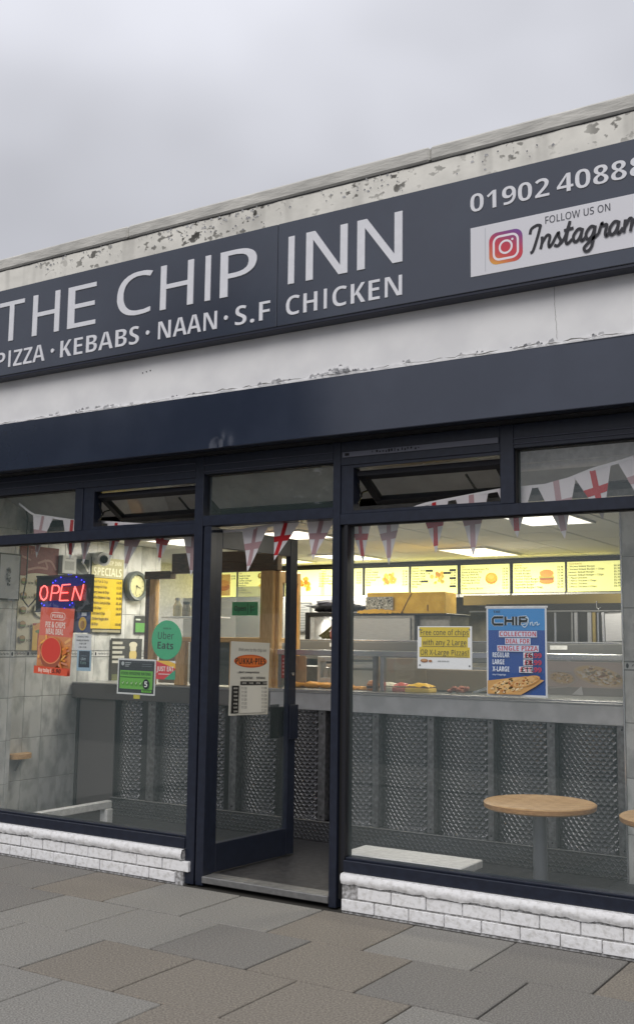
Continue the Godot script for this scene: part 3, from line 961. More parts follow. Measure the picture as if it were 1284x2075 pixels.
# ------------------------------------------------------------------ inside
func interior() -> void:
	struct("shop_floor", bx(V(-4.6, -0.1, -6.0), V(3.4, 0.05, -0.1)), M.floor, V(0, 0, -2))
	struct("back_wall", bx(V(-4.6, 0.05, -6.1), V(3.4, 3.0, -6.0)), M.kitchen_wall, V(0, 0, -6))
	struct("roof_slab", bx(V(-4.6, 3.0, -6.1), V(3.6, 3.2, -0.05)), M.plaster, V(0, 3.0, -3))
	struct("side_wall", bx(V(3.3, 0.05, -6.0), V(3.5, 3.0, -0.26)), M.kitchen_wall, V(3.3, 0, -3))
	struct("alcove_wall", bx(V(-4.7, 0.05, -6.0), V(-4.5, 3.0, -2.7)), M.white_wood, V(-4.5, 0, -4))
	# ceiling of lay-in tiles on a grid
	var ce := struct("ceiling", bx(V(-4.6, 2.512, -6.0), V(3.3, 2.53, -0.93)), M.grid, V(0, 2.512, -3))
	var cm := mesh_of(bx(V(-0.265, 0.0, -0.315), V(0.265, 0.010, 0.315), 0.002))
	var z := -1.255
	while z > -6.0:
		var x := -4.2
		while x < 3.2:
			piece("ceiling_tile", cm, M.ceiling, ce, V(x, 2.5045 + rng.randf_range(0, 0.002), z))
			x += 0.546
		z -= 0.646
	obj("edge_trim", bx(V(-3.2, 2.495, -0.945), V(3.3, 2.535, -0.928)), M.dull_steel, ce)
	# sloping plasterboard behind the fanlights
	var g := G.new()
	g.face([V(-3.2, 2.985, -0.10), V(3.3, 2.985, -0.10), V(3.3, 2.585, -0.90), V(-3.2, 2.585, -0.90)], V(0, -1, 0.5))
	g.face([V(-3.2, 3.0, -0.11), V(3.3, 3.0, -0.11), V(3.3, 2.6, -0.92), V(-3.2, 2.6, -0.92)], V(0, 1, -0.5))
	struct("sloping_soffit", g, M.plaster, V(0, 2.6, -0.5))
	g = G.new()
	g.xf = Transform3D(Basis(), V(1.5, 2.63, -0.30))
	g.box(V(0, 0, -0.012), V(1.75, 0.22, 0.0), 0.004)
	g.grid(24, 6, func(u: float, v: float) -> Vector3: return V(1.75 * u, 0.035 * cos(PI * v) - 0.004, -0.045 + 0.035 * sin(PI * v) * (0.6 + 0.4 * sin(u * 3.0))))
	tag(obj("rolled_blind", g, M.white_wood, self, V(2.3, 2.63, -0.30)), "white rolled blind with its boxing behind the fanlight over the round tables", "blind")
	struct("bulkhead", bx(V(-3.2, 2.585, -0.99), V(3.3, 3.0, -0.955)), M.gasket, V(0, 2.6, -0.97))
	# tiled walls, tile by tile
	var lw := thing("tiled_wall", "grey marbled tile wall with a patterned border, carrying posters beside the counter", "wall", V(-3.2, 0.05, -1.9))
	obj("wall_backing", bx(V(-3.4, 0.05, -2.7), V(-3.206, 3.0, -0.74)), M.grout, lw)
	tile_rows(lw, true, -3.2, -0.745, -2.7)
	var pr := thing("tiled_pier", "grey tiled pier beside the shop window, a framed print hung on it", "pier", V(-3.1, 0.05, -0.4))
	obj("pier_core", bx(V(-3.4, 0.05, -0.735), V(-3.106, 3.0, -0.06)), M.grout, pr)
	tile_rows(pr, true, -3.1, -0.06, -0.735)
	var rp := thing("tiled_partition", "grey tiled partition closing the end of the counter, beside the menu boards", "wall", V(2.5, 0.05, -1.5))
	obj("partition_core", bx(V(1.866, 0.05, -1.62), V(3.3, 2.5, -1.458)), M.grout, rp)
	obj("corner_bead", bx(V(1.855, 0.05, -1.47), V(1.866, 2.5, -1.446)), M.bright, rp)
	tile_rows(rp, false, -1.45, 1.867, 3.3)
	# lamps
	var spots := [[0.917, 1.441, -2.27, -1.60, "nearest the window vent"], [-1.38, -0.90, -2.40, -1.75, "above the open door"], [-2.74, -2.2, -2.46, -1.87, "above the wooden counter screen"],
		[-0.66, -0.12, -4.74, -3.81, "in front of the menus over the steel cabinet"], [-2.2, -1.66, -4.66, -3.9, "in front of the menus above the drinks fridge"], [-3.14, -2.62, -4.75, -4.05, "deepest behind the wooden screen"]]
	for s in spots:
		var x0: float = s[0]; var x1: float = s[1]; var z0: float = s[2]; var z1: float = s[3]
		var t := thing("ceiling_light", "square lit ceiling panel, " + s[4], "ceiling light", V((x0 + x1) / 2, 2.49, (z0 + z1) / 2), "lit ceiling panels")
		g = G.new()
		g.box(V(x0, 2.488, z0), V(x1, 2.504, z0 + 0.02)); g.box(V(x0, 2.488, z1 - 0.02), V(x1, 2.504, z1)); g.box(V(x0, 2.488, z0 + 0.02), V(x0 + 0.02, 2.504, z1 - 0.02)); g.box(V(x1 - 0.02, 2.488, z0 + 0.02), V(x1, 2.504, z1 - 0.02))
		obj("frame", g, M.white_wood, t)
		obj("diffuser", bx(V(x0 + 0.02, 2.491, z0 + 0.02), V(x1 - 0.02, 2.503, z1 - 0.02)), M.lamp, t)
		area_light(V((x0 + x1) / 2, 2.482, (z0 + z1) / 2), Vector3.DOWN, x1 - x0 - 0.05, z1 - z0 - 0.05, Color(1.0, 0.975, 0.91), LAMP_E * (1.35 if z1 < -3.0 else 1.0))

const LAMP_E := 8.5
const MENU_E := 1.3

func tile_rows(parent: Node, side: bool, plane: float, a: float, b: float) -> void:
	var rows := [[0.05, 0.357], [0.361, 0.714], [0.718, 1.067], [1.071, 1.408], [1.412, 1.466], [1.47, 1.816], [1.82, 2.156], [2.16, 2.496]]
	if side: rows.append([2.5, 2.86])
	var meshes := {}
	var w := 0.208 if side else 0.36
	var deco := G.new()
	for r in rows:
		var y0: float = r[0]; var y1: float = r[1]
		var h := y1 - y0
		var border := h < 0.1
		var at := a
		var sgn := signf(b - a)
		while (b - at) * sgn > 0.02:
			var l := minf(w, absf(b - at))
			var key := "%.3f_%.3f" % [h, l]
			if not meshes.has(key):
				meshes[key] = mesh_of(bx(V(0, 0, -0.008), V(l - 0.003, h, 0), 0.0018))
			var off2 := rng.randf_range(-0.0008, 0.0008)
			var B := WALL_R if side else Basis()
			var p := V(plane + off2, y0, at) if side else V(at, y0, plane + off2)
			piece("border_tile" if border else "tile", meshes[key], M["tile_%d" % (rng.randi() % 3)], parent, p, B)
			if border:
				# a dark scroll and stop painted on every border tile
				var g := Print.new()
				g.host = self
				g.lay = 6
				g.g.xf = Transform3D(B, p)
				var m := h / 2
				var x := 0.02
				g.oval(x, m, 0.010, 0.017, C(44, 46, 48), 10)
				x += 0.03
				while x < l - 0.03:
					g.curve([Vector2(x, m - 0.004), Vector2(x + 0.012, m + 0.008), Vector2(x + 0.022, m), Vector2(x + 0.016, m - 0.007), Vector2(x + 0.034, m + 0.002)], 0.004, C(78, 80, 82))
					x += 0.036
				g.rect(0, 0.001, l, 0.004, C(120, 122, 122)); g.rect(0, h - 0.004, l, h - 0.001, C(120, 122, 122))
				deco.v.append_array(g.g.v); deco.n.append_array(g.g.n); deco.uv.append_array(g.g.uv); deco.c.append_array(g.g.c)
			at += l * sgn
	obj("border_pattern", deco, M.gloss_ink, parent)

func counter() -> void:
	var c := thing("serving_counter", "long steel serving counter faced with dimpled metal panels across the shop", "counter", V(-0.65, 0.05, -1.6))
	var zf := -1.552
	obj("carcass", bx(V(-3.19, 0.05, -2.3), V(1.85, 1.04, zf - 0.056)), M.black_metal, c)
	obj("counter_top", bx(V(-3.19, 1.172, -2.3), V(1.85, 1.186, zf + 0.045), 0.003), M.steel, c)
	obj("top_edge", bx(V(-1.02, 1.186, zf + 0.0), V(1.85, 1.200, zf + 0.04), 0.003), M.bright, c)
	obj("front_band", bx(V(-3.19, 1.042, zf - 0.01), V(-1.0, 1.171, zf + 0.045), 0.004), M.laminate, c)
	obj("front_band", bx(V(-0.998, 1.042, zf - 0.01), V(1.85, 1.171, zf + 0.045), 0.004), M.band_steel, c)
	obj("end_panel", bx(V(-3.12, 0.10, zf - 0.01), V(-2.69, 1.04, zf + 0.006), 0.003), M.laminate, c)
	obj("end_trim", bx(V(-3.15, 0.09, zf - 0.012), V(-3.122, 1.04, zf + 0.02), 0.003), M.black_metal, c)
	var panels := [[-2.685, -2.39], [-2.21, -1.87], [-1.86, -1.48], [-1.34, -0.97], [-0.885, -0.56], [-0.49, -0.078], [-0.02, 0.382], [0.44, 0.856], [0.905, 1.294], [1.356, 1.778]]
	for p in panels:
		var g := G.new()
		g.grid(20, 1, func(u: float, v: float) -> Vector3: return V(lerpf(p[0], p[1], u), lerpf(0.206, 1.041, v), zf - 0.052 + 0.060 * pow(sin(PI * u), 0.75)))
		for i in g.v.size(): g.uv[i] = Vector2(g.v[i].x, -g.v[i].y)
		obj("dimpled_panel", g, M.emboss, c)
		g = G.new()
	for s in [[-2.38, -2.305, 0], [-2.30, -2.215, 1], [-1.478, -1.42, 0], [-1.415, -1.345, 1], [-0.968, -0.888, 0], [-0.558, -0.493, 1], [-0.076, -0.022, 1], [0.384, 0.438, 1], [0.858, 0.903, 1], [1.296, 1.354, 1], [1.78, 1.85, 1]]:
		var g := bx(V(s[0], 0.206, zf - 0.056), V(s[1], 1.041, zf + (0.012 if s[2] else -0.006)), 0.002)
		var strip := obj("cover_strip", g, M.strip_steel if s[2] else M.black_metal, c)
		if s[2]:
			for y in [0.235, 1.015]:
				g = G.new()
				g.tube([V((s[0] + s[1]) / 2, y, zf + 0.0115), V((s[0] + s[1]) / 2, y, zf + 0.015)], 0.008, 0.006, 10)
				obj("screw", g, M.black_metal, strip)
	obj("kick_plate", bx(V(-2.69, 0.05, zf - 0.01), V(1.85, 0.196, zf + 0.030), 0.002), M.emboss_fine, c)
	obj("kick_trim", bx(V(-2.69, 0.196, zf - 0.01), V(1.85, 0.204, zf + 0.034), 0.002), M.bright, c)

	# glazed display on the counter
	var d := thing("display_cabinet", "long heated glass display cabinet with a steel top rail on the counter", "display cabinet", V(0.4, 1.2, -1.7))
	var g := G.new()
	g.box(V(-1.0, 1.466, -1.665), V(1.85, 1.510, -1.60), 0.004)
	obj("top_rail", g, M.bright, d)
	obj("top_glass", bx(V(-1.0, 1.504, -2.28), V(1.85, 1.512, -1.666)), M.cabinet_glass, d)
	for x in [-1.0, -0.12, -0.055, 1.83]:
		g = G.new()
		g.box(V(x, 1.2, -1.66), V(x + 0.032, 1.466, -1.615), 0.003)
		obj("upright", g, M.dull_steel if x != -0.055 else M.bright, d)
	for q in [[-0.968, -0.12], [-0.023, 1.83]]:
		obj("front_glass", bx(V(q[0], 1.2, -1.630), V(q[1], 1.466, -1.625)), M.cabinet_glass, d)
	g = G.new()
	g.box(V(-1.0, 1.187, -2.28), V(1.85, 1.197, -1.60))
	obj("deck_plate", g, M.dull_steel, d)
	obj("rear_panel", bx(V(-0.98, 1.198, -2.262), V(1.84, 1.34, -2.256)), M.pale_steel, d)
	for x in [-0.98, -0.46, 0.28, 0.75, 1.2]: obj("rear_post", bx(V(x, 1.2, -2.27), V(x + 0.025, 1.5, -2.25)), M.steel, d)
	obj("rear_rail", bx(V(-1.0, 1.36, -2.249), V(1.85, 1.39, -2.235)), M.steel, d)
	mat("warm_card", C(150, 136, 114), 0.8)
	each("card_partition", [[0.12, 1.205, -2.22, 0.72, 1.37, -2.05], [-0.42, 1.205, -2.22, 0.05, 1.45, -2.19]], M.warm_card, d, 0.004)

	# wooden framed screen with a glass front at the left
	var k := thing("wooden_counter_screen", "pine framed glass screen with posts and shelf standing on the counter", "counter screen", V(-1.8, 1.187, -1.75))
	for q in [[-2.40, -2.33, 1.187, 2.11, -1.62, -1.68, "pine"], [-2.465, -2.415, 1.187, 2.11, -1.64, -1.72, "brown_wood"], [-2.09, -1.98, 1.187, 1.56, -1.62, -1.68, "pine"], [-1.50, -1.412, 1.187, 1.56, -1.62, -1.68, "pine"],
		[-1.194, -1.064, 1.187, 2.155, -1.62, -1.70, "pine"], [-1.064, -1.03, 1.187, 2.155, -1.95, -1.99, "pine"], [-1.064, -1.03, 1.187, 2.155, -1.66, -1.72, "pine"]]:
		obj("post", bx(V(q[0], q[2], q[5]), V(q[1], q[3], q[4]), 0.006), M[q[6]], k)
	obj("top_board", bx(V(-2.162, 2.155, -1.70), V(-1.03, 2.33, -1.63), 0.005), M.brown_wood, k)
	obj("top_rail", bx(V(-2.465, 2.112, -1.70), V(-2.164, 2.18, -1.618), 0.005), M.brown_wood, k)
	obj("mid_rail", bx(V(-2.33, 1.56, -1.68), V(-1.197, 1.602, -1.622), 0.005), M.pine, k)
	obj("side_panel", bx(V(-1.062, 1.56, -1.95), V(-1.036, 1.60, -1.72), 0.003), M.pine, k)
	obj("side_panel", bx(V(-1.062, 2.06, -1.95), V(-1.036, 2.155, -1.72), 0.003), M.pine, k)
	obj("shelf", bx(V(-2.32, 1.768, -1.96), V(-1.75, 1.782, -1.70), 0.002), M.white_wood, k)
	obj("screen_glass", bx(V(-2.33, 1.602, -1.652), V(-1.194, 2.155, -1.647)), M.cabinet_glass, k)
	obj("frosted_panel", bx(V(-1.70, 1.602, -1.98), V(-1.2, 2.05, -1.975)), M.dusty_glass, k)
	obj("lower_panel", bx(V(-1.97, 1.2, -1.69), V(-1.51, 1.56, -1.684)), mat("smoke_panel", C(84, 92, 92), 0.35), k)
	obj("lower_panel", bx(V(-2.32, 1.2, -1.69), V(-2.10, 1.56, -1.684)), M.warm_card, k)

func kitchen() -> void:
	# menu boards: glowing faces in a long row
	var ZM := -5.25
	var w := 0.597
	var lefts := [-4.72, -4.115, -3.40, -2.881, -2.271, -1.666, -1.0485, -0.430, 0.172]
	var names := ["with a dark edged burger picture, seen through the wooden screen", "with a yellow fish picture, seen through the wooden screen", "with an orange basket of chicken, beside the open door edge", "pale board half hidden by the door jamb", "with a plate of fried food, left of the crossed out prices", "with several items and prices blacked out", "with a round pie picture", "with a stacked burger picture", "of kebab burgers, furthest from the door"]
	var items := [["Small", "Large"], ["Small & Chips", "Large Chips", "Jumbo Sausage", "Cod & Chips", "Haddock", "Plaice", "Fish Bites", "Scampi & Chips"], ["Chicken Nuggets", "Wings", "Strips", "Popcorn", "Basket", "Meal"], ["Pizza", "Garlic Bread", "Calzone", "Margherita", "Extra Topping"], ["Doner Kebab", "Shish Kebab", "Chicken Kebab", "Mix Kebab", "Kofte", "Naan"],
		["Donner Meat", "Donner Meat Tray", "Donner Chips", "Chicken Tray", "Kebab Meal", "Mix Meat", "Wrap"], ["Chicken & Mushroom Pie", "Steak & Kidney Pie", "Minced Beef Pie", "Meat & Potato Pie", "Chicken Balti Pie", "Fishcake & Chips", "Peas", "Gravy, Curry, Beans"],
		["Beef Burger", "Cheese Burger", "Double Burger", "Chicken Burger", "Chicken Fillet Burger", "Chicken Fillet Burger / Chips", "Vegetable Burger", "Vegetable Burger / Chips"], ["Chicken Kebab Burger", "Chicken Kebab Burger / Chips", "Donner Kebab Burger", "Donner Kebab Burger / Chips", "1 Piece Chicken", "1 Piece Chicken / Chips", "2 Piece Chicken", "3 Piece Chicken / Chips"]]
	var heads := ["BURGERS", "FISH", "CHICKEN", "PIZZA", "KEBABS", "DONNER", "PIES", "BURGERS", "KEBAB BURGER"]
	for i in 9:
		var x: float = lefts[i]
		var cx := x + w / 2
		var s := sheet("menu_board", "glowing yellow menu board " + names[i], "menu board", V(cx, 2.295, ZM), w, 0.332, C(60, 58, 50), Basis(), "lit menu boards over the kitchen", 0.09)
		var t: Node3D = s[0]
		obj("lit_face", bx(V(x + 0.012, 2.137, ZM + 0.0005), V(x + w - 0.012, 2.449, ZM + 0.004)), M.menu_pale if i in [2, 3, 4] else M.menu_yellow, t)
		obj("white_ledge", bx(V(x, 2.094, ZM - 0.08), V(x + w, 2.128, ZM + 0.02), 0.003), M.white_wood, t)
		var P: Print = s[1]
		P.lay = 14
		var ink_c := C(40, 26, 6)
		P.text(heads[i], -0.27, 0.125, 0.014, C(196, 140, 30), true)
		var list: Array = items[i]
		for j in list.size():
			var y := 0.095 - 0.030 * j
			P.text(list[j], -0.275, y, 0.0195, ink_c, true)
			P.text("£%d.%d0" % [3 + (j * 5 + i) % 5, (j * 3 + i * 2) % 10], 0.272, y, 0.0195, ink_c, true, 2)
		if i == 5:
			for b in [[-0.10, 0.03, 0.09], [0.12, 0.0, 0.05], [-0.16, -0.09, 0.1]]:
				P.rect(b[0], b[1] + 0.06, b[0] + 0.09, b[1] + 0.085, C(28, 24, 12))
			for y in [0.09, 0.0, -0.09]: P.rect(0.195, y, 0.275, y + 0.024, C(28, 24, 12))
		ink(s, "print")
		# the food pictures are transparencies lit from behind like the face
		var F := Print.new()
		F.host = self
		F.lay = 30
		F.g.xf = Transform3D(Basis(), V(cx, 2.295, ZM))
		match i:
			0:
				F.rect(-0.05, -0.14, 0.2, 0.13, C(226, 196, 120)); F.oval(0.09, -0.03, 0.1, 0.05, C(180, 92, 40)); F.oval(0.09, 0.02, 0.09, 0.04, C(214, 150, 70))
			1:
				F.oval(0.14, -0.05, 0.11, 0.04, C(248, 214, 40), 20, -0.25); F.oval(0.13, -0.04, 0.075, 0.022, C(252, 228, 90), 16, -0.25); F.oval(0.05, 0.10, 0.03, 0.035, C(60, 52, 26)); F.oval(0.055, 0.105, 0.012, 0.02, C(240, 230, 160))
			2:
				for q in 14: F.oval(-0.02 + rng.randf_range(-0.09, 0.09), -0.03 + rng.randf_range(-0.075, 0.085), rng.randf_range(0.02, 0.045), rng.randf_range(0.02, 0.035), [C(236, 158, 52), C(214, 118, 34), C(246, 186, 74)][q % 3], 9, rng.randf() * 3.0)
			4, 5:
				for q in 16: F.oval(0.045 + rng.randf_range(-0.075, 0.075), 0.02 + rng.randf_range(-0.06, 0.06), rng.randf_range(0.015, 0.04), rng.randf_range(0.012, 0.026), [C(240, 190, 48), C(200, 138, 40), C(196, 176, 66), C(250, 214, 92)][q % 4], 9, rng.randf() * 3.0)
			6:
				F.oval(0.08, 0.0, 0.072, 0.062, C(206, 128, 30), 24); F.oval(0.08, 0.012, 0.068, 0.05, C(240, 172, 52), 24); F.oval(0.075, 0.02, 0.04, 0.026, C(248, 196, 86), 16)
			7:
				F.oval(0.09, -0.045, 0.08, 0.03, C(214, 140, 46), 20); F.rect(0.012, -0.03, 0.168, -0.008, C(140, 70, 26)); F.rect(0.006, -0.01, 0.172, 0.004, C(168, 176, 58)); F.rect(0.01, 0.004, 0.165, 0.016, C(242, 196, 50)); F.oval(0.09, 0.04, 0.078, 0.04, C(232, 158, 58), 20)
		if F.g.v.size():
			var pm: StandardMaterial3D = M.ink.duplicate()
			pm.resource_name = "transparency_print"
			pm.emission_enabled = true
			pm.emission = [C(160, 110, 50), C(230, 190, 50), C(190, 110, 40), Color.BLACK, C(190, 140, 50), C(190, 140, 50), C(200, 130, 40), C(190, 120, 50), Color.BLACK][i]
			pm.emission_energy_multiplier = 0.42
			obj("food_picture", F.g, pm, t)
		area_light(V(cx, 2.29, ZM + 0.08), V(0, -0.35, 0.94), w - 0.05, 0.24, Color(1.0, 0.93, 0.45), MENU_E)
	var rail := thing("menu_rail", "dark strip along the ceiling above the lit menu boards", "rail", V(-1.7, 2.462, -5.25))
	obj("strip", bx(V(-4.3, 2.464, -5.34), V(1.45, 2.50, -5.22)), M.black_metal, rail)
	# the fryer range behind the counter
	var r := thing("fryer_range", "grey steel fryer range with a long upper ledge behind the counter", "fryer range", V(0.4, 0.05, -2.9))
	obj("range_body", bx(V(-1.9, 0.05, -3.2), V(3.2, 1.35, -2.72), 0.005), M.dull_steel, r)
	obj("upper_ledge", bx(V(-1.9, 1.42, -2.72), V(3.2, 1.585, -2.5), 0.006), mat("range_grey", C(118, 118, 116), 0.45, 0.5), r)
	obj("ledge_rail", bx(V(-1.9, 1.585, -2.54), V(3.2, 1.597, -2.5), 0.002), M.bright, r)
	var g := G.new()
	each("paper_label", [[-1.05, 1.535, -2.502, -0.93, 1.568, -2.497], [0.98, 1.535, -2.502, 1.12, 1.568, -2.497]], M.white_wood, r)
	# hood over the fryers
	var h := thing("extractor_hood", "brassy steel extractor hood below the menu boards at the kitchen back", "extractor hood", V(0.8, 1.93, -3.7))
	obj("hood_front", bx(V(-0.17, 1.925, -3.44), V(3.0, 2.015, -3.4), 0.003), mat("brass_steel", C(176, 156, 96), 0.35, 0.8), h)
	obj("hood_body", bx(V(-0.17, 1.93, -4.3), V(3.0, 2.0, -3.442), 0.003), M.dull_steel, h)
	# dark frying bay with steel uprights
	var b := thing("frying_bay", "dark frying bay with pale steel uprights and a hanging hook under the hood", "frying bay", V(1.2, 1.35, -3.15))
	obj("bay_back", bx(V(0.1, 1.35, -3.34), V(3.0, 1.93, -3.3)), mat("bay_brown", C(52, 48, 42), 0.6), b)  # plain dark brown back behind the uprights
	for q in [[0.885, 0.905, "bright"], [1.03, 1.045, "dull_steel"], [1.055, 1.085, "steel"], [1.165, 1.20, "steel"], [1.205, 1.235, "brass_steel"], [1.245, 1.262, "bright"], [1.34, 1.36, "dull_steel"], [0.47, 0.485, "dull_steel"], [0.30, 0.312, "dull_steel"]]:
		obj("upright", bx(V(q[0] - 0.02, 1.35, -2.95), V(q[1] - 0.02, 1.84, -2.92), 0.003), M[q[2]], b)
	obj("cross_rail", bx(V(0.1, 1.845, -2.97), V(1.62, 1.858, -2.93), 0.003), M.dull_steel, b)
	g = G.new()
	g.tube([V(1.22, 1.93, -2.94), V(1.22, 1.88, -2.94), V(1.235, 1.865, -2.94), V(1.25, 1.88, -2.94)], 0.006, 0.004, 6)
	obj("hook", g, M.bright, b)
	var pn := thing("fryer_cover", "grey steel fryer cover leaning open beside the tiled partition", "fryer cover", V(1.5, 1.59, -2.85))
	g = G.new()
	g.xf = Transform3D(Basis(Vector3.BACK, 0.06) * Basis(Vector3.RIGHT, -0.12), V(1.32, 1.59, -2.80))
	g.box(V(0, 0, -0.03), V(0.36, 0.245, 0.0), 0.012)
	obj("lid_plate", g, M.steel, pn)
	g = G.new()
	g.xf = Transform3D(Basis(Vector3.BACK, 0.06) * Basis(Vector3.RIGHT, -0.12), V(1.32, 1.59, -2.80))
	g.box(V(-0.014, 0.01, -0.04), V(0.012, 0.25, 0.008), 0.004)
	obj("lid_rim", g, M.bright, pn)

	# cabinet, boxes and fridge on and behind the range
	var o := thing("steel_cabinet", "plain grey steel cabinet with a flat door behind the counter, beneath the yellow box", "cabinet", V(-0.9, 1.35, -3.7))
	obj("cabinet_body", bx(V(-1.385, 1.35, -3.95), V(-0.69, 1.842, -3.44), 0.006), M.dull_steel, o)
	obj("cabinet_door", bx(V(-1.375, 1.40, -3.438), V(-0.725, 1.815, -3.42), 0.006), M.steel, o)
	obj("cabinet_flank", bx(V(-0.688, 1.35, -3.95), V(-0.36, 1.842, -3.52), 0.006), M.dull_steel, o)
	obj("cabinet_top", bx(V(-1.39, 1.843, -3.96), V(-0.35, 1.855, -3.42), 0.003), mat("dark_steel", C(60, 60, 60), 0.5, 0.6), o)
	var yb := thing("yellow_box", "large flattened yellow cardboard box above the steel cabinet", "box", V(-0.8, 1.856, -3.6))
	obj("box_side", bx(V(-1.24, 1.858, -3.75), V(-0.40, 2.06, -3.50), 0.004), M.card_yellow, yb)
	g = G.new()
	g.face([V(-1.24, 1.858, -3.4965), V(-0.95, 1.862, -3.4965), V(-0.99, 1.872, -3.4965), V(-1.24, 1.87, -3.4965)], Vector3.BACK)
	g.tube([V(-0.75, 2.05, -3.495), V(-0.80, 1.97, -3.494), V(-0.86, 1.86, -3.495)], 0.004, 0.004, 5)
	g.tube([V(-0.58, 1.94, -3.495), V(-0.58, 1.88, -3.495)], 0.004, 0.004, 5)
	obj("box_flap", g, mat("card_brown", C(120, 84, 22), 0.9), yb)  # darker brown strip and thin lines on the box front
	var pic := sheet("patterned_panel", "small panel of black and white speckle above the folded yellow cloth", "panel", V(-1.09, 1.955, -3.475), 0.3, 0.13, C(150, 148, 138), Basis())
	var P2: Print = pic[1]
	for q in 110: P2.oval(rng.randf_range(-0.14, 0.14), rng.randf_range(-0.058, 0.058), rng.randf_range(0.003, 0.012), rng.randf_range(0.003, 0.008), [C(52, 50, 46), C(214, 212, 202), C(96, 94, 88)][q % 3], 6, rng.randf() * 3.0, q % 12 != 0)
	ink(pic)
	g = G.new()
	var n := FastNoiseLite.new()
	n.seed = 6
	n.frequency = 1.0
	g.grid(40, 10, func(u: float, v: float) -> Vector3:
		var e := sin(PI * v) * (0.6 + 0.4 * sin(PI * minf(u * 1.2, 1.0)))
		return V(lerpf(-1.30, -0.82, u), 1.857 + 0.042 * e + 0.012 * n.get_noise_2d(u * 14.0, v * 3.0), lerpf(-3.40, -3.47, v)))
	tag(obj("yellow_cloth", g, mat("cloth_yellow", C(206, 160, 48), 0.9), self, V(-1.06, 1.857, -3.44)), "crumpled yellow cloth lying at the front edge of the steel cabinet top", "cloth")
	var fr := thing("drinks_fridge", "black glass fronted drinks fridge behind the counter, a dark bag on top", "fridge", V(-1.75, 0.05, -4.2))
	each("fridge_case", [[-2.22, 0.05, -4.5, -2.175, 1.89, -3.9], [-1.44, 0.05, -4.5, -1.395, 1.89, -3.9], [-2.174, 1.845, -4.5, -1.441, 1.89, -3.9], [-2.174, 0.05, -4.5, -1.441, 1.4, -3.9]], M.black_metal, fr, 0.004)
	obj("fridge_lining", bx(V(-2.174, 1.4, -4.5), V(-1.441, 1.844, -4.46)), M.white_wood, fr)
	obj("lining_side", bx(V(-2.174, 1.4, -4.46), V(-2.12, 1.844, -3.93)), M.white_wood, fr)
	for y in [1.60, 1.42]: obj("fridge_shelf", bx(V(-2.12, y - 0.07, -4.4), V(-1.442, y, -3.96), 0.002), M.white_wood, fr)
	g = G.new()
	for q in 16: g.tube([V(-2.10 + 0.02 * q, 1.64 + 0.01 * (q % 3), -4.0), V(-2.03 + 0.02 * q, 1.72 + 0.02 * (q % 4), -4.1)], 0.012, 0.008, 6)
	for q in 7: g.blob(V(-2.06 + 0.05 * q, 1.635, -4.02), V(0.03, 0.03, 0.03), n, 0.2, 8)
	obj("sachet_heap", g, mat("sachets", C(104, 100, 66), 0.5), fr)
	obj("fridge_lamp", bx(V(-2.08, 1.828, -4.2), V(-1.5, 1.844, -4.16), 0.003), M.lamp, fr)
	area_light(V(-1.79, 1.822, -4.12), V(0, -0.9, -0.43).normalized(), 0.55, 0.04, Color(1.0, 0.98, 0.92), 14.0)
	var bo := thing("red_sauce_bottle", "red sauce bottle with a white cap inside the drinks fridge", "bottle", V(-1.93, 1.601, -4.05))
	g = G.new()
	g.lathe(V(-1.93, 1.602, -4.03), [Vector2(0.0, 0.0), Vector2(0.042, 0.0), Vector2(0.045, 0.02), Vector2(0.043, 0.10), Vector2(0.034, 0.13), Vector2(0.04, 0.15), Vector2(0.018, 0.185), Vector2(0.018, 0.19)], 16)
	obj("bottle_body", g, mat("red_sauce", C(150, 24, 26), 0.3), bo)
	g = G.new()
	g.lathe(V(-1.93, 1.792, -4.03), [Vector2(0.02, 0.0), Vector2(0.02, 0.025), Vector2(0.0, 0.025)], 14)
	obj("cap", g, M.white_wood, bo)
	obj("bottle_label", bx(V(-1.96, 1.635, -3.986), V(-1.90, 1.69, -3.984)), mat("label_red", C(190, 120, 110), 0.5), bo)
	var bg := thing("dark_bag", "crumpled dark delivery bag with a pale stripe lying on the drinks fridge", "bag", V(-1.85, 1.892, -4.15))
	g = G.new()
	g.blob(V(-1.86, 1.95, -4.15), V(0.36, 0.075, 0.2), n, 0.35, 22); g.blob(V(-1.50, 1.94, -4.12), V(0.16, 0.06, 0.15), n, 0.3, 14)
	obj("bag_cloth", g, mat("dark_nylon", C(34, 34, 42), 0.5), bg)
	g = G.new()
	g.tube([V(-1.93, 2.02, -4.05), V(-1.88, 2.0, -3.96), V(-1.86, 1.93, -3.945)], 0.009, 0.009, 6)
	obj("stripe", g, M.white_wood, bg)
	var no := sheet("wall_notice", "grey framed notice on the kitchen wall left of the drinks fridge", "notice", V(-2.72, 1.86, -4.639), 0.2, 0.34, C(92, 94, 94), Basis(), "", 0.02)
	var P3: Print = no[1]
	P3.rect(-0.08, -0.15, 0.08, 0.15, C(138, 140, 140))
	for q in 9: P3.rect(-0.06, 0.11 - 0.03 * q, 0.02 + 0.04 * ((q * 7) % 2), 0.118 - 0.03 * q, C(96, 98, 98))
	ink(no)
	struct("kitchen_screen", bx(V(-4.5, 0.05, -4.72), V(-1.2, 2.1, -4.66)), mat("screen_grey", C(176, 176, 171), 0.6), V(-2.8, 0, -4.7))

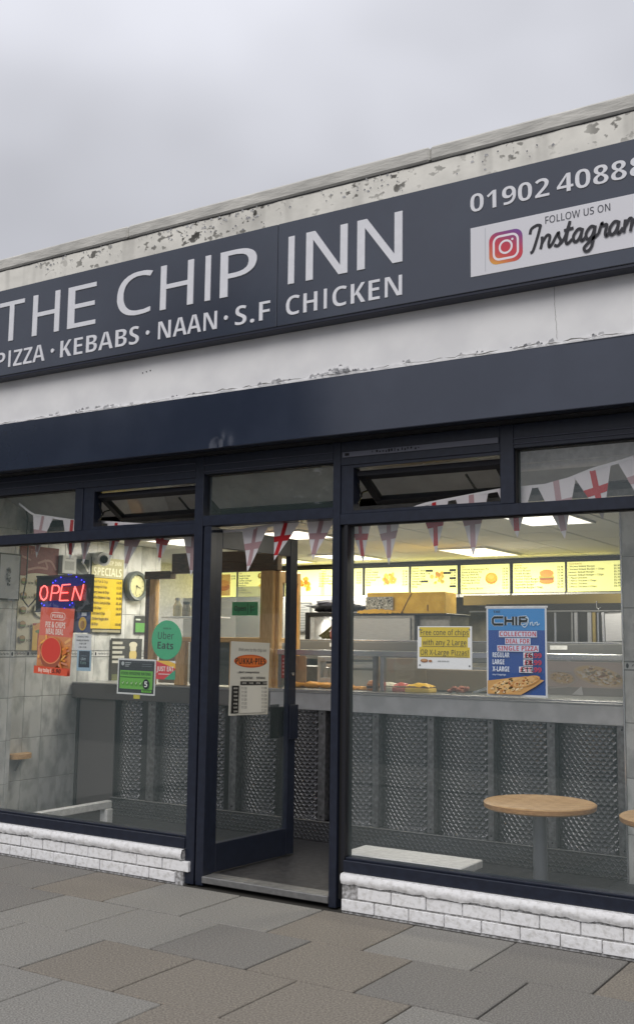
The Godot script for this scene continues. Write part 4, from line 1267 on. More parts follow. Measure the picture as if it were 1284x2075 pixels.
func pizza(P: Print, cx: float, cy: float, rx: float, ry: float, rot: float, n: int, crust: Color, pal: Array) -> void:
	P.oval(cx, cy, rx, ry, crust, 28, rot)
	P.oval(cx, cy + ry * 0.05, rx * 0.9, ry * 0.86, crust.lerp(C(226, 196, 140), 0.5), 28, rot)
	P.lay += 1
	for i in n:
		if i % 14 == 0: P.lay += 1
		var a := rng.randf() * TAU
		var r := sqrt(rng.randf()) * 0.86
		var q := Vector2(cos(a) * r * rx, sin(a) * r * ry).rotated(rot)
		var s := rng.randf_range(0.035, 0.11) * rx
		P.oval(cx + q.x, cy + q.y, s, s * rng.randf_range(0.25, 0.6), pal[rng.randi() % pal.size()], 6, rng.randf_range(-0.5, 0.5) + rot, true)

func sheets_on_glass() -> void:
	var zg := -0.0565
	# LED sign
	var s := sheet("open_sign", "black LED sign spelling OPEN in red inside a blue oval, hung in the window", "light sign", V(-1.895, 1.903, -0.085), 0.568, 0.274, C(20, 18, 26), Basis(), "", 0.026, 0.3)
	var t: Node3D = s[0]
	var P: Print = s[1]
	P.rect(-0.255, -0.055, 0.235, 0.06, C(122, 12, 26))  # glow of the red and blue LEDs painted into the board colour
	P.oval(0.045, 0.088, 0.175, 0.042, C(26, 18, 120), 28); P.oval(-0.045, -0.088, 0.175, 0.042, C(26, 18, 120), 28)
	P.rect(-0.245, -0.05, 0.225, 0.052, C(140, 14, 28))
	ink(s, "painted_glow_face", M.gloss_ink)
	var g := G.new()
	each("sign_edge", [[-2.18, 2.028, -0.084, -1.61, 2.041, -0.074], [-2.18, 1.765, -0.084, -1.61, 1.778, -0.074]], M.black_metal, t, 0.003)
	for st in [
		[[-0.196, -0.048], [-0.225, -0.03], [-0.238, 0.0], [-0.226, 0.045], [-0.196, 0.062], [-0.168, 0.048], [-0.158, 0.01], [-0.168, -0.03], [-0.196, -0.048]],
		[[-0.125, -0.052], [-0.108, 0.062], [-0.052, 0.060], [-0.034, 0.038], [-0.042, 0.014], [-0.062, 0.004], [-0.112, 0.004]],
		[[0.075, 0.066], [-0.008, 0.064], [-0.022, 0.004], [0.052, 0.006], [-0.022, 0.004], [-0.03, -0.052], [0.06, -0.052]],
		[[0.098, -0.054], [0.122, 0.05], [0.182, -0.052], [0.21, 0.064]]]:
		var pts := []
		for q in st: pts.append(V(-1.895 + q[0], 1.903 + q[1], -0.079))
		g = G.new()
		for i in pts.size() - 1: g.tube([pts[i], pts[i + 1]], 0.0048, 0.0048, 6)
		obj("lit_letter", g, M.led_red, t)
	g = G.new()
	g.blob(Vector3.ZERO, V(0.0052, 0.0052, 0.004), FastNoiseLite.new(), 0.0, 6)
	var lm := mesh_of(g)
	for i in 13:
		var u := i / 12.0
		if i in [2, 5, 8, 10]: continue
		piece("blue_lamp", lm, M.led_blue, t, V(-1.895 + lerpf(-0.105, 0.215, u), 1.903 + 0.082 + 0.055 * sin(PI * u), -0.078))
		piece("blue_lamp", lm, M.led_blue, t, V(-1.895 + lerpf(-0.215, 0.105, u), 1.903 - 0.072 - 0.055 * sin(PI * u), -0.078))
	area_light(V(-1.895, 1.90, -0.07), V(0, 0, 1), 0.45, 0.18, Color(1.0, 0.2, 0.25), 0.05)

	# pie poster
	s = sheet("pie_poster", "orange pie and chips meal deal poster hanging below the OPEN sign", "poster", V(-1.928, 1.551, zg), 0.347, 0.49, C(216, 92, 64), Basis(Vector3.BACK, -0.05))
	P = s[1]
	P.rrect(-0.07, 0.155, 0.085, 0.212, 0.028, C(236, 214, 198)); P.rrect(-0.065, 0.16, 0.08, 0.207, 0.024, C(214, 84, 60))
	P.text("PUKKA", 0.007, 0.171, 0.026, C(240, 226, 212), true, 1, 0.12)
	P.text("PIE & CHIPS", -0.01, 0.098, 0.042, C(240, 226, 212), true, 1, 0.205)
	P.text("MEAL DEAL", -0.012, 0.048, 0.042, C(240, 226, 212), true, 1, 0.18)
	P.rect(-0.1735, -0.19, 0.1735, 0.035, C(212, 132, 62))
	P.lay += 1
	for i in 60:
		var a := rng.randf() * 3.0
		var q := Vector2(rng.randf_range(-0.14, 0.14), rng.randf_range(-0.17, 0.012))
		var d := Vector2(cos(a), sin(a)) * rng.randf_range(0.02, 0.035)
		if absf(q.x + d.x) > 0.17 or absf(q.x - d.x) > 0.17: continue
		P.line([q - d, q + d], rng.randf_range(0.012, 0.022), [C(226, 150, 66), C(236, 176, 92), C(204, 116, 56), C(196, 132, 104)][i % 4])
	P.oval(-0.012, -0.108, 0.105, 0.095, C(150, 84, 62), 26)
	P.oval(-0.012, -0.07, 0.105, 0.098, C(214, 138, 96), 28); P.oval(-0.012, -0.068, 0.098, 0.091, C(204, 68, 58), 28)
	P.rect(-0.1735, -0.245, 0.1735, -0.19, C(206, 84, 58))
	P.text("Buy today £", -0.125, -0.23, 0.028, C(240, 222, 208), true, 0, 0.135)
	P.text("5.90", 0.018, -0.23, 0.03, C(32, 26, 26), true, 0, 0.085, 0.15)
	ink(s)
	# round delivery sticker
	t = thing("round_sticker", "round green delivery sticker with dark lettering on the window beside the door", "sticker", V(-0.862, 1.435, zg))
	g = G.new()
	g.tube([V(-0.862, 1.569, zg - 0.002), V(-0.862, 1.569, zg)], 0.134, 0.134, 48)
	obj("disc", g, paint_mat(C(52, 168, 116), 0.4), t)
	P = Print.new()
	P.host = self
	P.g.xf = Transform3D(Basis(Vector3.BACK, -0.02), V(-0.862, 1.569, zg))
	P.text("ORDER ON", 0.0, 0.072, 0.012, C(20, 74, 54), true, 1, 0.07)
	P.text("Uber", -0.008, 0.005, 0.048, C(14, 52, 42), false, 1, 0.14)
	P.text("Eats", -0.008, -0.062, 0.048, C(14, 52, 42), true, 1, 0.14)
	obj("print", P.g, M.ink, t)
	# food hygiene certificate
	s = sheet("hygiene_sticker", "white bordered green hygiene rating sticker with a five in a black disc", "sticker", V(-1.126, 1.312, zg), 0.348, 0.246, C(214, 216, 214), Basis(Vector3.BACK, -0.012))
	P = s[1]
	P.rect(-0.163, -0.112, 0.163, 0.112, C(44, 48, 50))
	P.rect(-0.15, -0.085, 0.15, 0.042, C(104, 178, 66))
	P.oval(-0.128, 0.088, 0.014, 0.014, C(170, 176, 176), 14)
	for i in 3: P.rect(-0.106, 0.092 - 0.012 * i, -0.05 - 0.01 * i, 0.098 - 0.012 * i, C(150, 156, 156))
	for i in 2: P.rect(0.05, 0.086 - 0.014 * i, 0.14, 0.091 - 0.014 * i, C(92, 98, 104))
	P.text("FOOD HYGIENE RATING", 0.0, 0.012, 0.02, C(40, 96, 34), true, 1, 0.27)
	P.rect(-0.145, -0.006, 0.135, -0.002, C(40, 80, 36))
	for i in 5:
		P.oval(-0.118 + 0.041 * i, -0.046, 0.014, 0.014, C(84, 150, 54), 12)
		P.line([Vector2(-0.126 + 0.041 * i, -0.042), Vector2(-0.119 + 0.041 * i, -0.051), Vector2(-0.11 + 0.041 * i, -0.036)], 0.004, C(206, 226, 190))
	P.oval(0.097, -0.047, 0.03, 0.034, C(28, 32, 34), 24)
	P.text("5", 0.097, -0.066, 0.038, C(226, 232, 226), true, 1, 0.027)
	P.rect(0.06, -0.104, 0.15, -0.089, C(104, 178, 66)); P.text("VERY GOOD", 0.105, -0.1, 0.009, C(34, 70, 30), true, 1, 0.07)
	ink(s)
	s = sheet("yellow_tab", "small yellow tab stuck under the hygiene rating sticker", "sticker", V(-1.117, 1.176, zg), 0.056, 0.03, C(196, 186, 60))
	s = sheet("delivery_sticker", "red, yellow and green takeaway delivery sticker tucked beside the hygiene rating", "sticker", V(-0.868, 1.364, zg - 0.004), 0.176, 0.126, C(206, 58, 66))
	P = s[1]
	P.poly([Vector2(-0.088, 0.063), Vector2(0.088, 0.063), Vector2(0.088, 0.012)], C(232, 186, 56))
	P.poly([Vector2(-0.01, -0.063), Vector2(0.088, -0.063), Vector2(0.088, 0.005)], C(58, 158, 120))
	P.poly([Vector2(0.03, 0.063), Vector2(0.088, 0.063), Vector2(0.088, 0.045)], C(226, 226, 222))
	P.text("JUST EAT", -0.002, -0.008, 0.032, C(238, 232, 228), true, 1, 0.15)
	P.rect(-0.06, -0.03, 0.04, -0.025, C(236, 214, 214))
	ink(s)
	# white offer board
	s = sheet("offer_board", "white board with a highlighted free cone of chips offer, screwed at four corners", "sign", V(1.229, 1.543, zg), 0.347, 0.247, C(236, 237, 238), Basis(), "", 0.004)
	P = s[1]
	var lines := [["Free cone of chips", 0.072, 0.306], ["with any 2 Large", 0.014, 0.28], ["OR X-Large Pizzas!", -0.044, 0.306]]
	for q in lines: P.rect(-q[2] / 2 - 0.008, q[1] - 0.013, q[2] / 2 + 0.008, q[1] + 0.046, C(220, 194, 36))
	for q in lines:
		P.text(q[0], 0.0, q[1], 0.031, C(40, 36, 22), false, 1, q[2])
		P.rect(-q[2] / 2, q[1] - 0.009, q[2] / 2, q[1] - 0.0065, C(84, 74, 40))
	P.oval(-0.128, -0.077, 0.025, 0.011, C(150, 98, 66), 14); P.oval(-0.128, -0.074, 0.018, 0.007, C(196, 150, 100), 12); P.oval(-0.088, -0.079, 0.012, 0.007, C(160, 108, 70), 12)
	P.text("while stocks last", -0.005, -0.082, 0.007, C(70, 70, 74), true, 1, 0.075)
	ink(s)
	for q in [[-0.158, 0.104], [0.158, 0.104], [-0.158, -0.104], [0.158, -0.104]]:
		g = G.new()
		g.tube([V(1.229 + q[0], 1.543 + q[1], zg), V(1.229 + q[0], 1.543 + q[1], zg + 0.0025)], 0.006, 0.005, 8)
		obj("screw", g, M.dull_steel, s[0])
	# collection deal poster
	var cx := 1.671
	var cy := 1.527
	s = sheet("pizza_deal_poster", "blue collection deal poster with a pizza, in a white edged sleeve on the window", "poster", V(cx, cy, zg), 0.356, 0.498, C(216, 218, 222), Basis(), "", 0.003)
	P = s[1]
	P.rect(-0.168, -0.238, 0.168, 0.238, C(20, 70, 148))
	P.rect(-0.168, 0.118, 0.168, 0.238, C(44, 134, 200))
	P.lay += 1
	for i in 12: P.rect(-0.168, 0.118 + 0.01 * i, 0.168, 0.122 + 0.01 * i, C(50, 140, 204), true)
	P.text("THE", -0.115, 0.214, 0.014, C(18, 24, 34), true, 1, 0.04)
	for e in [[0.004, C(214, 226, 236)], [0.0, C(18, 22, 28)]]:
		var w: float = e[0]
		for L in [[[-0.075, 0.188], [-0.13, 0.188], [-0.138, 0.18], [-0.138, 0.156], [-0.13, 0.148], [-0.075, 0.148]], [[-0.062, 0.192], [-0.062, 0.144]], [[-0.016, 0.192], [-0.016, 0.144]], [[-0.062, 0.168], [-0.016, 0.168]], [[0.003, 0.192], [0.003, 0.144]], [[0.024, 0.144], [0.024, 0.188], [0.06, 0.188], [0.066, 0.18], [0.064, 0.168], [0.026, 0.166]]]:
			var pts := []
			for q in L: pts.append(Vector2(q[0], q[1] + 0.002))
			P.line(pts, 0.013 + w * 1.6, e[1])
	for L in [[[0.058, 0.19], [0.075, 0.178], [0.068, 0.15], [0.052, 0.135], [0.04, 0.148], [0.07, 0.155]], [[0.085, 0.162], [0.086, 0.145]], [[0.086, 0.155], [0.098, 0.163], [0.1, 0.146], [0.108, 0.148]], [[0.112, 0.162], [0.112, 0.146], [0.116, 0.158], [0.126, 0.162], [0.126, 0.146], [0.14, 0.155]]]:
		var pts := []
		for q in L: pts.append(Vector2(q[0], q[1]))
		P.curve(pts, 0.005, C(190, 212, 226))
	for q in [["COLLECTION", 0.083, 0.215], ["DEAL FOR", 0.043, 0.14], ["SINGLE PIZZA", 0.003, 0.235]]:
		var bw: float = q[2]
		P.rect(-bw / 2 - 0.005 + 0.012, q[1] - 0.004, bw / 2 + 0.005 + 0.012, q[1] + 0.031, C(196, 206, 226))
		P.text(q[0], 0.012, q[1] + 0.001, 0.026, C(186, 52, 62), true, 1, bw)
	var rows := [["REGULAR", -0.034, "£6.99"], ["LARGE", -0.073, "£8.99"], ["X-LARGE", -0.112, "£11.99"]]
	for q in rows:
		P.text(q[0], -0.138, q[1], 0.027, C(222, 230, 240), true, 0, 0.1 if q[0] != "LARGE" else 0.07)
		P.rect(0.045 if q[0] != "X-LARGE" else 0.02, q[1] - 0.004, 0.1, q[1] + 0.029, C(214, 220, 228))
		P.text(q[2], 0.15, q[1], 0.026, C(190, 76, 86), true, 2, 0.1 if q[0] != "X-LARGE" else 0.125)
		P.text(q[2].substr(0, q[2].length() - 3), 0.098, q[1] - 0.001, 0.027, C(34, 30, 34), true, 2, 0.04 if q[0] != "X-LARGE" else 0.065)
	P.text("any 4 toppings", -0.138, -0.134, 0.009, C(190, 202, 218), true, 0, 0.08)
	# pizza picture: clipped by building it well inside the sheet
	var food := [C(214, 190, 146), C(232, 214, 178), C(164, 102, 60), C(120, 72, 46), C(196, 150, 92), C(206, 170, 120), C(88, 76, 48)]
	P.poly([Vector2(-0.168, -0.238), Vector2(0.03, -0.238), Vector2(0.115, -0.19), Vector2(0.165, -0.155), Vector2(0.06, -0.135), Vector2(-0.168, -0.165)], C(194, 152, 98))
	pizza(P, -0.035, -0.19, 0.126, 0.042, 0.22, 110, C(206, 160, 100), food)
	pizza(P, 0.062, -0.165, 0.085, 0.026, 0.30, 50, C(190, 140, 84), food)
	ink(s, "print", M.gloss_ink)
	obj("hanging_rail", bx(V(cx - 0.185, cy + 0.241, zg - 0.006), V(cx + 0.185, cy + 0.253, zg + 0.002), 0.002), M.white_wood, s[0])
	# small stickers near the OPEN sign
	s = sheet("dark_delivery_sticker", "small dark delivery sticker with a pale blue border below the price slip", "sticker", V(-1.63, 1.415, zg), 0.14, 0.15, C(150, 178, 196))
	P = s[1]
	P.rect(-0.052, -0.05, 0.056, 0.068, C(22, 38, 52))
	P.text("Order on", -0.002, 0.03, 0.008, C(120, 140, 150), false, 1, 0.055)
	P.text("Uber", -0.004, 0.002, 0.02, C(170, 186, 192), false, 1, 0.05); P.text("Eats", -0.004, -0.026, 0.02, C(120, 150, 144), false, 1, 0.055)
	ink(s)
	s = sheet("price_slip", "small white slip of printed lines above the dark delivery sticker", "notice", V(-1.648, 1.546, zg), 0.165, 0.115, C(206, 208, 208))
	P = s[1]
	for i in 4: P.text(["OPENING TIMES", "Monday to Saturday", "11.30 - 2.00", "4.30 - 11.00"][i], 0.0, 0.033 - 0.025 * i, 0.012, C(62, 64, 68), true, 1, [0.11, 0.125, 0.07, 0.075][i])
	ink(s)
	s = sheet("navy_sticker", "navy sticker with a yellow figure, half hidden behind the OPEN sign and pie poster", "sticker", V(-1.70, 1.692, zg - 0.03), 0.18, 0.155, C(44, 56, 98))
	P = s[1]
	P.oval(0.012, -0.012, 0.04, 0.05, C(196, 158, 62), 18); P.oval(0.012, -0.02, 0.022, 0.03, C(150, 110, 50), 14)
	P.rect(0.0, 0.045, 0.05, 0.07, C(190, 194, 200))
	ink(s)

func wall_things() -> void:
	var X := -3.186
	# long menu poster with a dark red head
	var s := sheet("burger_menu_poster", "tall cream menu poster with a dark red head, pasted on the tiled wall", "poster", V(X, 1.925, -1.045), 0.455, 0.915, C(196, 192, 172), WALL_R)
	var P: Print = s[1]
	P.rect(-0.2275, 0.19, 0.2275, 0.4575, C(112, 40, 44))
	P.text("THE", -0.06, 0.385, 0.045, C(150, 96, 90), true, 1, 0.1)
	for L in [[[-0.15, 0.24], [-0.02, 0.27], [0.1, 0.265]], [[-0.02, 0.31], [0.12, 0.34], [0.2, 0.26]], [[0.06, 0.35], [0.1, 0.27]], [[-0.21, 0.36], [-0.1, 0.33]]]:
		var pts := []
		for q in L: pts.append(Vector2(q[0], q[1]))
		P.curve(pts, 0.02, C(160, 118, 112))
	P.oval(0.0, 0.19, 0.16, 0.03, C(196, 192, 172), 20)
	for i in 5:
		for j in 2:
			var c := Vector2(-0.17 + 0.16 * j, 0.14 - 0.125 * i)
			if j == 1 and i > 1: continue
			P.oval(c.x, c.y, 0.036, 0.034, C(96, 88, 66), 12); P.oval(c.x, c.y + 0.014, 0.034, 0.016, C(158, 128, 82), 10); P.oval(c.x, c.y - 0.008, 0.034, 0.008, C(92, 120, 60), 8)
			P.text("£4.50", c.x + 0.075, c.y - 0.02, 0.02, C(70, 66, 58), true, 1, 0.06)
	P.oval(0.06, -0.10, 0.115, 0.075, C(120, 116, 104), 24); P.oval(0.06, -0.10, 0.108, 0.068, C(206, 204, 186), 24)
	for i in 5: P.rect(0.0, -0.068 - 0.017 * i, 0.115, -0.064 - 0.017 * i, C(110, 106, 98))
	P.rect(-0.06, -0.4575, 0.2275, -0.22, C(150, 58, 42))
	P.rect(0.10, -0.4575, 0.16, -0.24, C(206, 160, 56)); P.rect(-0.06, -0.4575, 0.0, -0.24, C(196, 160, 62))
	P.oval(0.05, -0.26, 0.09, 0.05, C(196, 134, 62), 18); P.oval(0.05, -0.29, 0.08, 0.02, C(94, 120, 56), 14)
	ink(s)
	# yellow specials board
	s = sheet("specials_board", "yellow specials price board with a cream heading, on the wall beside the clock", "poster", V(X, 1.985, -1.915), 0.435, 0.72, C(44, 42, 34), WALL_R, "", 0.012)
	P = s[1]
	P.rect(-0.2175, 0.17, 0.2175, 0.36, C(170, 166, 128))
	P.text("THE CHIP INN", 0.02, 0.295, 0.04, C(222, 220, 190), true, 1, 0.33)
	P.text("SPECIALS", 0.0, 0.19, 0.075, C(226, 224, 196), true, 1, 0.38)
	P.rect(-0.205, -0.31, 0.205, 0.165, C(206, 178, 22))
	var dishes := ["Small Fish & Chips", "Sausage & Chips", "Curry Sauce & Chips", "Half a Chicken & Chips", "Chicken, Curry & Chips", "Pie & Chips", "Fish Cake & Chips", "Chicken Nugget Meal", "& Chips"]
	for i in 9:
		var y := 0.12 - 0.05 * i
		P.text(dishes[i], -0.195, y, 0.024, C(62, 52, 14), true, 0, [0.2, 0.19, 0.22, 0.235, 0.24, 0.12, 0.17, 0.22, 0.08][i])
		if i != 7: P.text("£%d.%d0" % [4 + i % 3, (i * 3) % 10], 0.195, y, 0.024, C(62, 52, 14), true, 2, 0.07)
	P.rect(-0.19, -0.345, 0.19, -0.322, C(150, 144, 120))
	ink(s)
	# clock
	var t := thing("wall_clock", "round grey rimmed wall clock with a pale dial, beside the specials board", "clock", V(-3.19, 1.97, -2.285))
	var g := G.new()
	g.xf = Transform3D(Basis(Vector3.BACK, -PI / 2), V(-3.19, 2.097, -2.285))
	g.lathe(V(0, 0, 0), [Vector2(0.0, 0.0), Vector2(0.145, 0.0), Vector2(0.148, 0.05), Vector2(0.138, 0.07), Vector2(0.112, 0.066), Vector2(0.108, 0.045)], 40)
	obj("rim", g, mat("clock_rim", C(92, 98, 98), 0.35, 0.3), t)
	g = G.new()
	g.tube([V(-3.16, 2.097, -2.285), V(-3.148, 2.097, -2.285)], 0.110, 0.110, 36)
	obj("dial", g, mat("clock_dial", C(192, 190, 142), 0.4), t)
	P = Print.new()
	P.host = self
	P.g.xf = Transform3D(WALL_R, V(-3.1478, 2.097, -2.285))
	for i in 12:
		var a := TAU * i / 12
		P.line([Vector2(sin(a), cos(a)) * 0.085, Vector2(sin(a), cos(a)) * 0.1], 0.006, C(60, 60, 50))
	P.line([Vector2.ZERO, Vector2(0.055, -0.02)], 0.007, C(40, 40, 36)); P.line([Vector2.ZERO, Vector2(-0.02, -0.085)], 0.005, C(40, 40, 36))
	P.oval(0, 0, 0.012, 0.012, C(40, 40, 36), 12)
	obj("dial_marks", P.g, M.ink, t)
	# camera dome
	t = thing("security_camera", "small pale dome security camera above the specials board", "camera", V(-3.12, 2.30, -1.76))
	g = G.new()
	g.tube([V(-3.19, 2.33, -1.76), V(-3.10, 2.33, -1.72), V(-3.00, 2.31, -1.66)], 0.055, 0.062, 20)
	obj("housing", g, M.white_wood, t)
	g = G.new()
	g.tube([V(-2.999, 2.31, -1.6594), V(-2.985, 2.306, -1.651)], 0.04, 0.034, 16)
	obj("lens", g, mat("lens", C(16, 16, 18), 0.1), t)
	# chef poster, green notice, white switch boxes, framed print
	s = sheet("chef_poster", "black poster with a white capped chef figure, low on the wall behind the hygiene sticker", "poster", V(X, 1.375, -2.215), 0.44, 0.42, C(48, 48, 46), WALL_R)
	P = s[1]
	for i in 5: P.rect(-0.2, 0.155 - 0.045 * i, -0.06 + 0.03 * (i % 2), 0.18 - 0.045 * i, C(176, 176, 168))
	P.oval(0.09, 0.05, 0.055, 0.06, C(196, 176, 110), 16); P.rrect(0.045, 0.09, 0.135, 0.15, 0.015, C(200, 196, 176)); P.oval(0.09, 0.15, 0.06, 0.03, C(200, 196, 176), 16)
	P.rect(0.05, -0.09, 0.135, 0.0, C(150, 148, 136)); P.rect(-0.2, -0.19, 0.2, -0.13, C(96, 100, 70))
	ink(s)
	s = sheet("green_notice", "small black notice with a green panel on the wall beside the wooden screen", "notice", V(X, 1.72, -2.40), 0.17, 0.18, C(28, 30, 28), WALL_R)
	P = s[1]
	P.rect(-0.07, -0.07, 0.075, 0.02, C(84, 150, 66)); P.rect(-0.07, 0.045, 0.0, 0.06, C(190, 200, 190))
	ink(s)
	s = sheet("white_notice", "white switch box on the wall above the OPEN sign", "switch box", V(X + 0.04, 2.245, -1.37), 0.17, 0.16, C(196, 198, 198), WALL_R, "", 0.045)
	P = s[1]
	P.rect(-0.06, -0.05, 0.06, 0.03, C(160, 162, 162)); P.rect(-0.05, 0.05, 0.05, 0.058, C(150, 152, 152))
	ink(s)
	s = sheet("dark_notice", "dark picture card between the white switch box and the camera", "notice", V(X, 2.20, -1.56), 0.2, 0.22, C(72, 76, 82), WALL_R)
	P = s[1]
	P.curve([Vector2(-0.08, 0.02), Vector2(0.0, -0.03), Vector2(0.08, -0.05)], 0.03, C(120, 124, 126)); P.curve([Vector2(0.0, 0.09), Vector2(0.05, 0.05), Vector2(0.09, 0.0)], 0.02, C(196, 196, 190))
	ink(s)
	s = sheet("framed_print", "dark framed grey print with a small black motif on the tiled pier", "picture", V(-3.078, 2.088, -0.615), 0.235, 0.395, C(26, 28, 32), WALL_R, "", 0.02)
	P = s[1]
	P.rect(-0.106, -0.185, 0.106, 0.185, C(170, 174, 180))
	P.lay += 1
	for i in 26:
		var y := rng.randf_range(-0.07, 0.07)
		P.oval(-0.01 + rng.randf_range(-0.022, 0.022), y, rng.randf_range(0.006, 0.016), rng.randf_range(0.005, 0.012), [C(48, 52, 58), C(82, 86, 92), C(120, 124, 130)][i % 3], 8, rng.randf() * 3.0)
	ink(s)
	# cable down the wall
	g = G.new()
	g.tube([V(-3.07, 2.72, -0.74), V(-3.05, 2.60, -0.76), V(-3.06, 2.46, -0.765), V(-3.04, 2.36, -0.77), V(-3.05, 2.1, -0.78), V(-3.0, 1.9, -0.7), V(-2.6, 1.82, -0.4), V(-2.17, 1.9, -0.11)], 0.006, 0.006, 6)
	tag(obj("power_cable", g, M.black_metal, self, V(-3.06, 1.9, -0.76)), "thin black cable hanging from the ceiling beside the pier to the OPEN sign", "cable")
	# white bench rails
	t = thing("white_bench", "low white painted board on a stubby leg, running from the counter to the window", "bench", V(-2.2, 0.05, -0.7))
	g = G.new()
	obj("bench_board", bx(V(-2.33, 0.195, -1.10), V(-2.27, 0.255, -0.14), 0.006), M.white_wood, t)
	obj("bench_leg", bx(V(-2.33, 0.05, -1.09), V(-2.25, 0.194, -1.02), 0.005), M.white_wood, t)
	t = thing("white_window_board", "low white painted board inside the window beside the door, short of the round table", "bench", V(0.9, 0.05, -0.45))
	obj("bench_board", bx(V(0.37, 0.20, -0.66), V(1.2, 0.25, -0.34), 0.006), M.white_wood, t)
	for x in [0.5, 1.05]: obj("bench_leg", bx(V(x, 0.05, -0.55), V(x + 0.07, 0.199, -0.45), 0.005), M.white_wood, t)

func flag_mesh(a: Vector3, b: Vector3, tip: Vector3, band: int, wave: float) -> G:
	var g := G.new()
	var f := func(s: float, t: float) -> Vector3:
		var p := a.lerp(b, 0.5 + 0.5 * t * (1.0 - s)) 
		p += (tip - (a + b) * 0.5) * s
		p.z += 0.008 * sin(s * 4.0 + wave) * s + 0.006 * sin(t * 2.5 + wave * 2.0) * (1.0 - s)
		return p
	var zz := 0.0012
	match band:
		0: g.grid(8, 10, func(u: float, v: float) -> Vector3: return f.call(v * 0.995, u * 2.0 - 1.0))
		1:
			for sg in [-1.0, 1.0]:
				g.grid(2, 12, func(u: float, v: float) -> Vector3:
					var s := v * 0.86
					return f.call(s, (u * 2.0 - 1.0) * 0.15 / (1.0 - s)) + V(0, 0, zz * sg))
				g.grid(8, 2, func(u: float, v: float) -> Vector3: return f.call(0.34 + 0.15 * v, u * 2.0 - 1.0) + V(0, 0, (zz + 0.0004) * sg))
	return g

func line_y(x: float) -> float:
	var k := [[-3.0, 2.9], [-2.45, 2.617], [-2.3, 2.525], [-1.85, 2.455], [-1.45, 2.42], [-1.0, 2.375], [-0.72, 2.31], [-0.3, 2.312], [0.07, 2.345], [0.35, 2.36], [0.6, 2.335], [0.82, 2.335], [1.05, 2.405], [1.55, 2.462], [1.88, 2.47], [2.1, 2.54], [2.27, 2.575], [2.6, 2.66], [3.1, 2.8]]
	for i in k.size() - 1:
		if x <= k[i + 1][0]: return lerpf(k[i][1], k[i + 1][1], (x - k[i][0]) / (k[i + 1][0] - k[i][0]))
	return 2.8

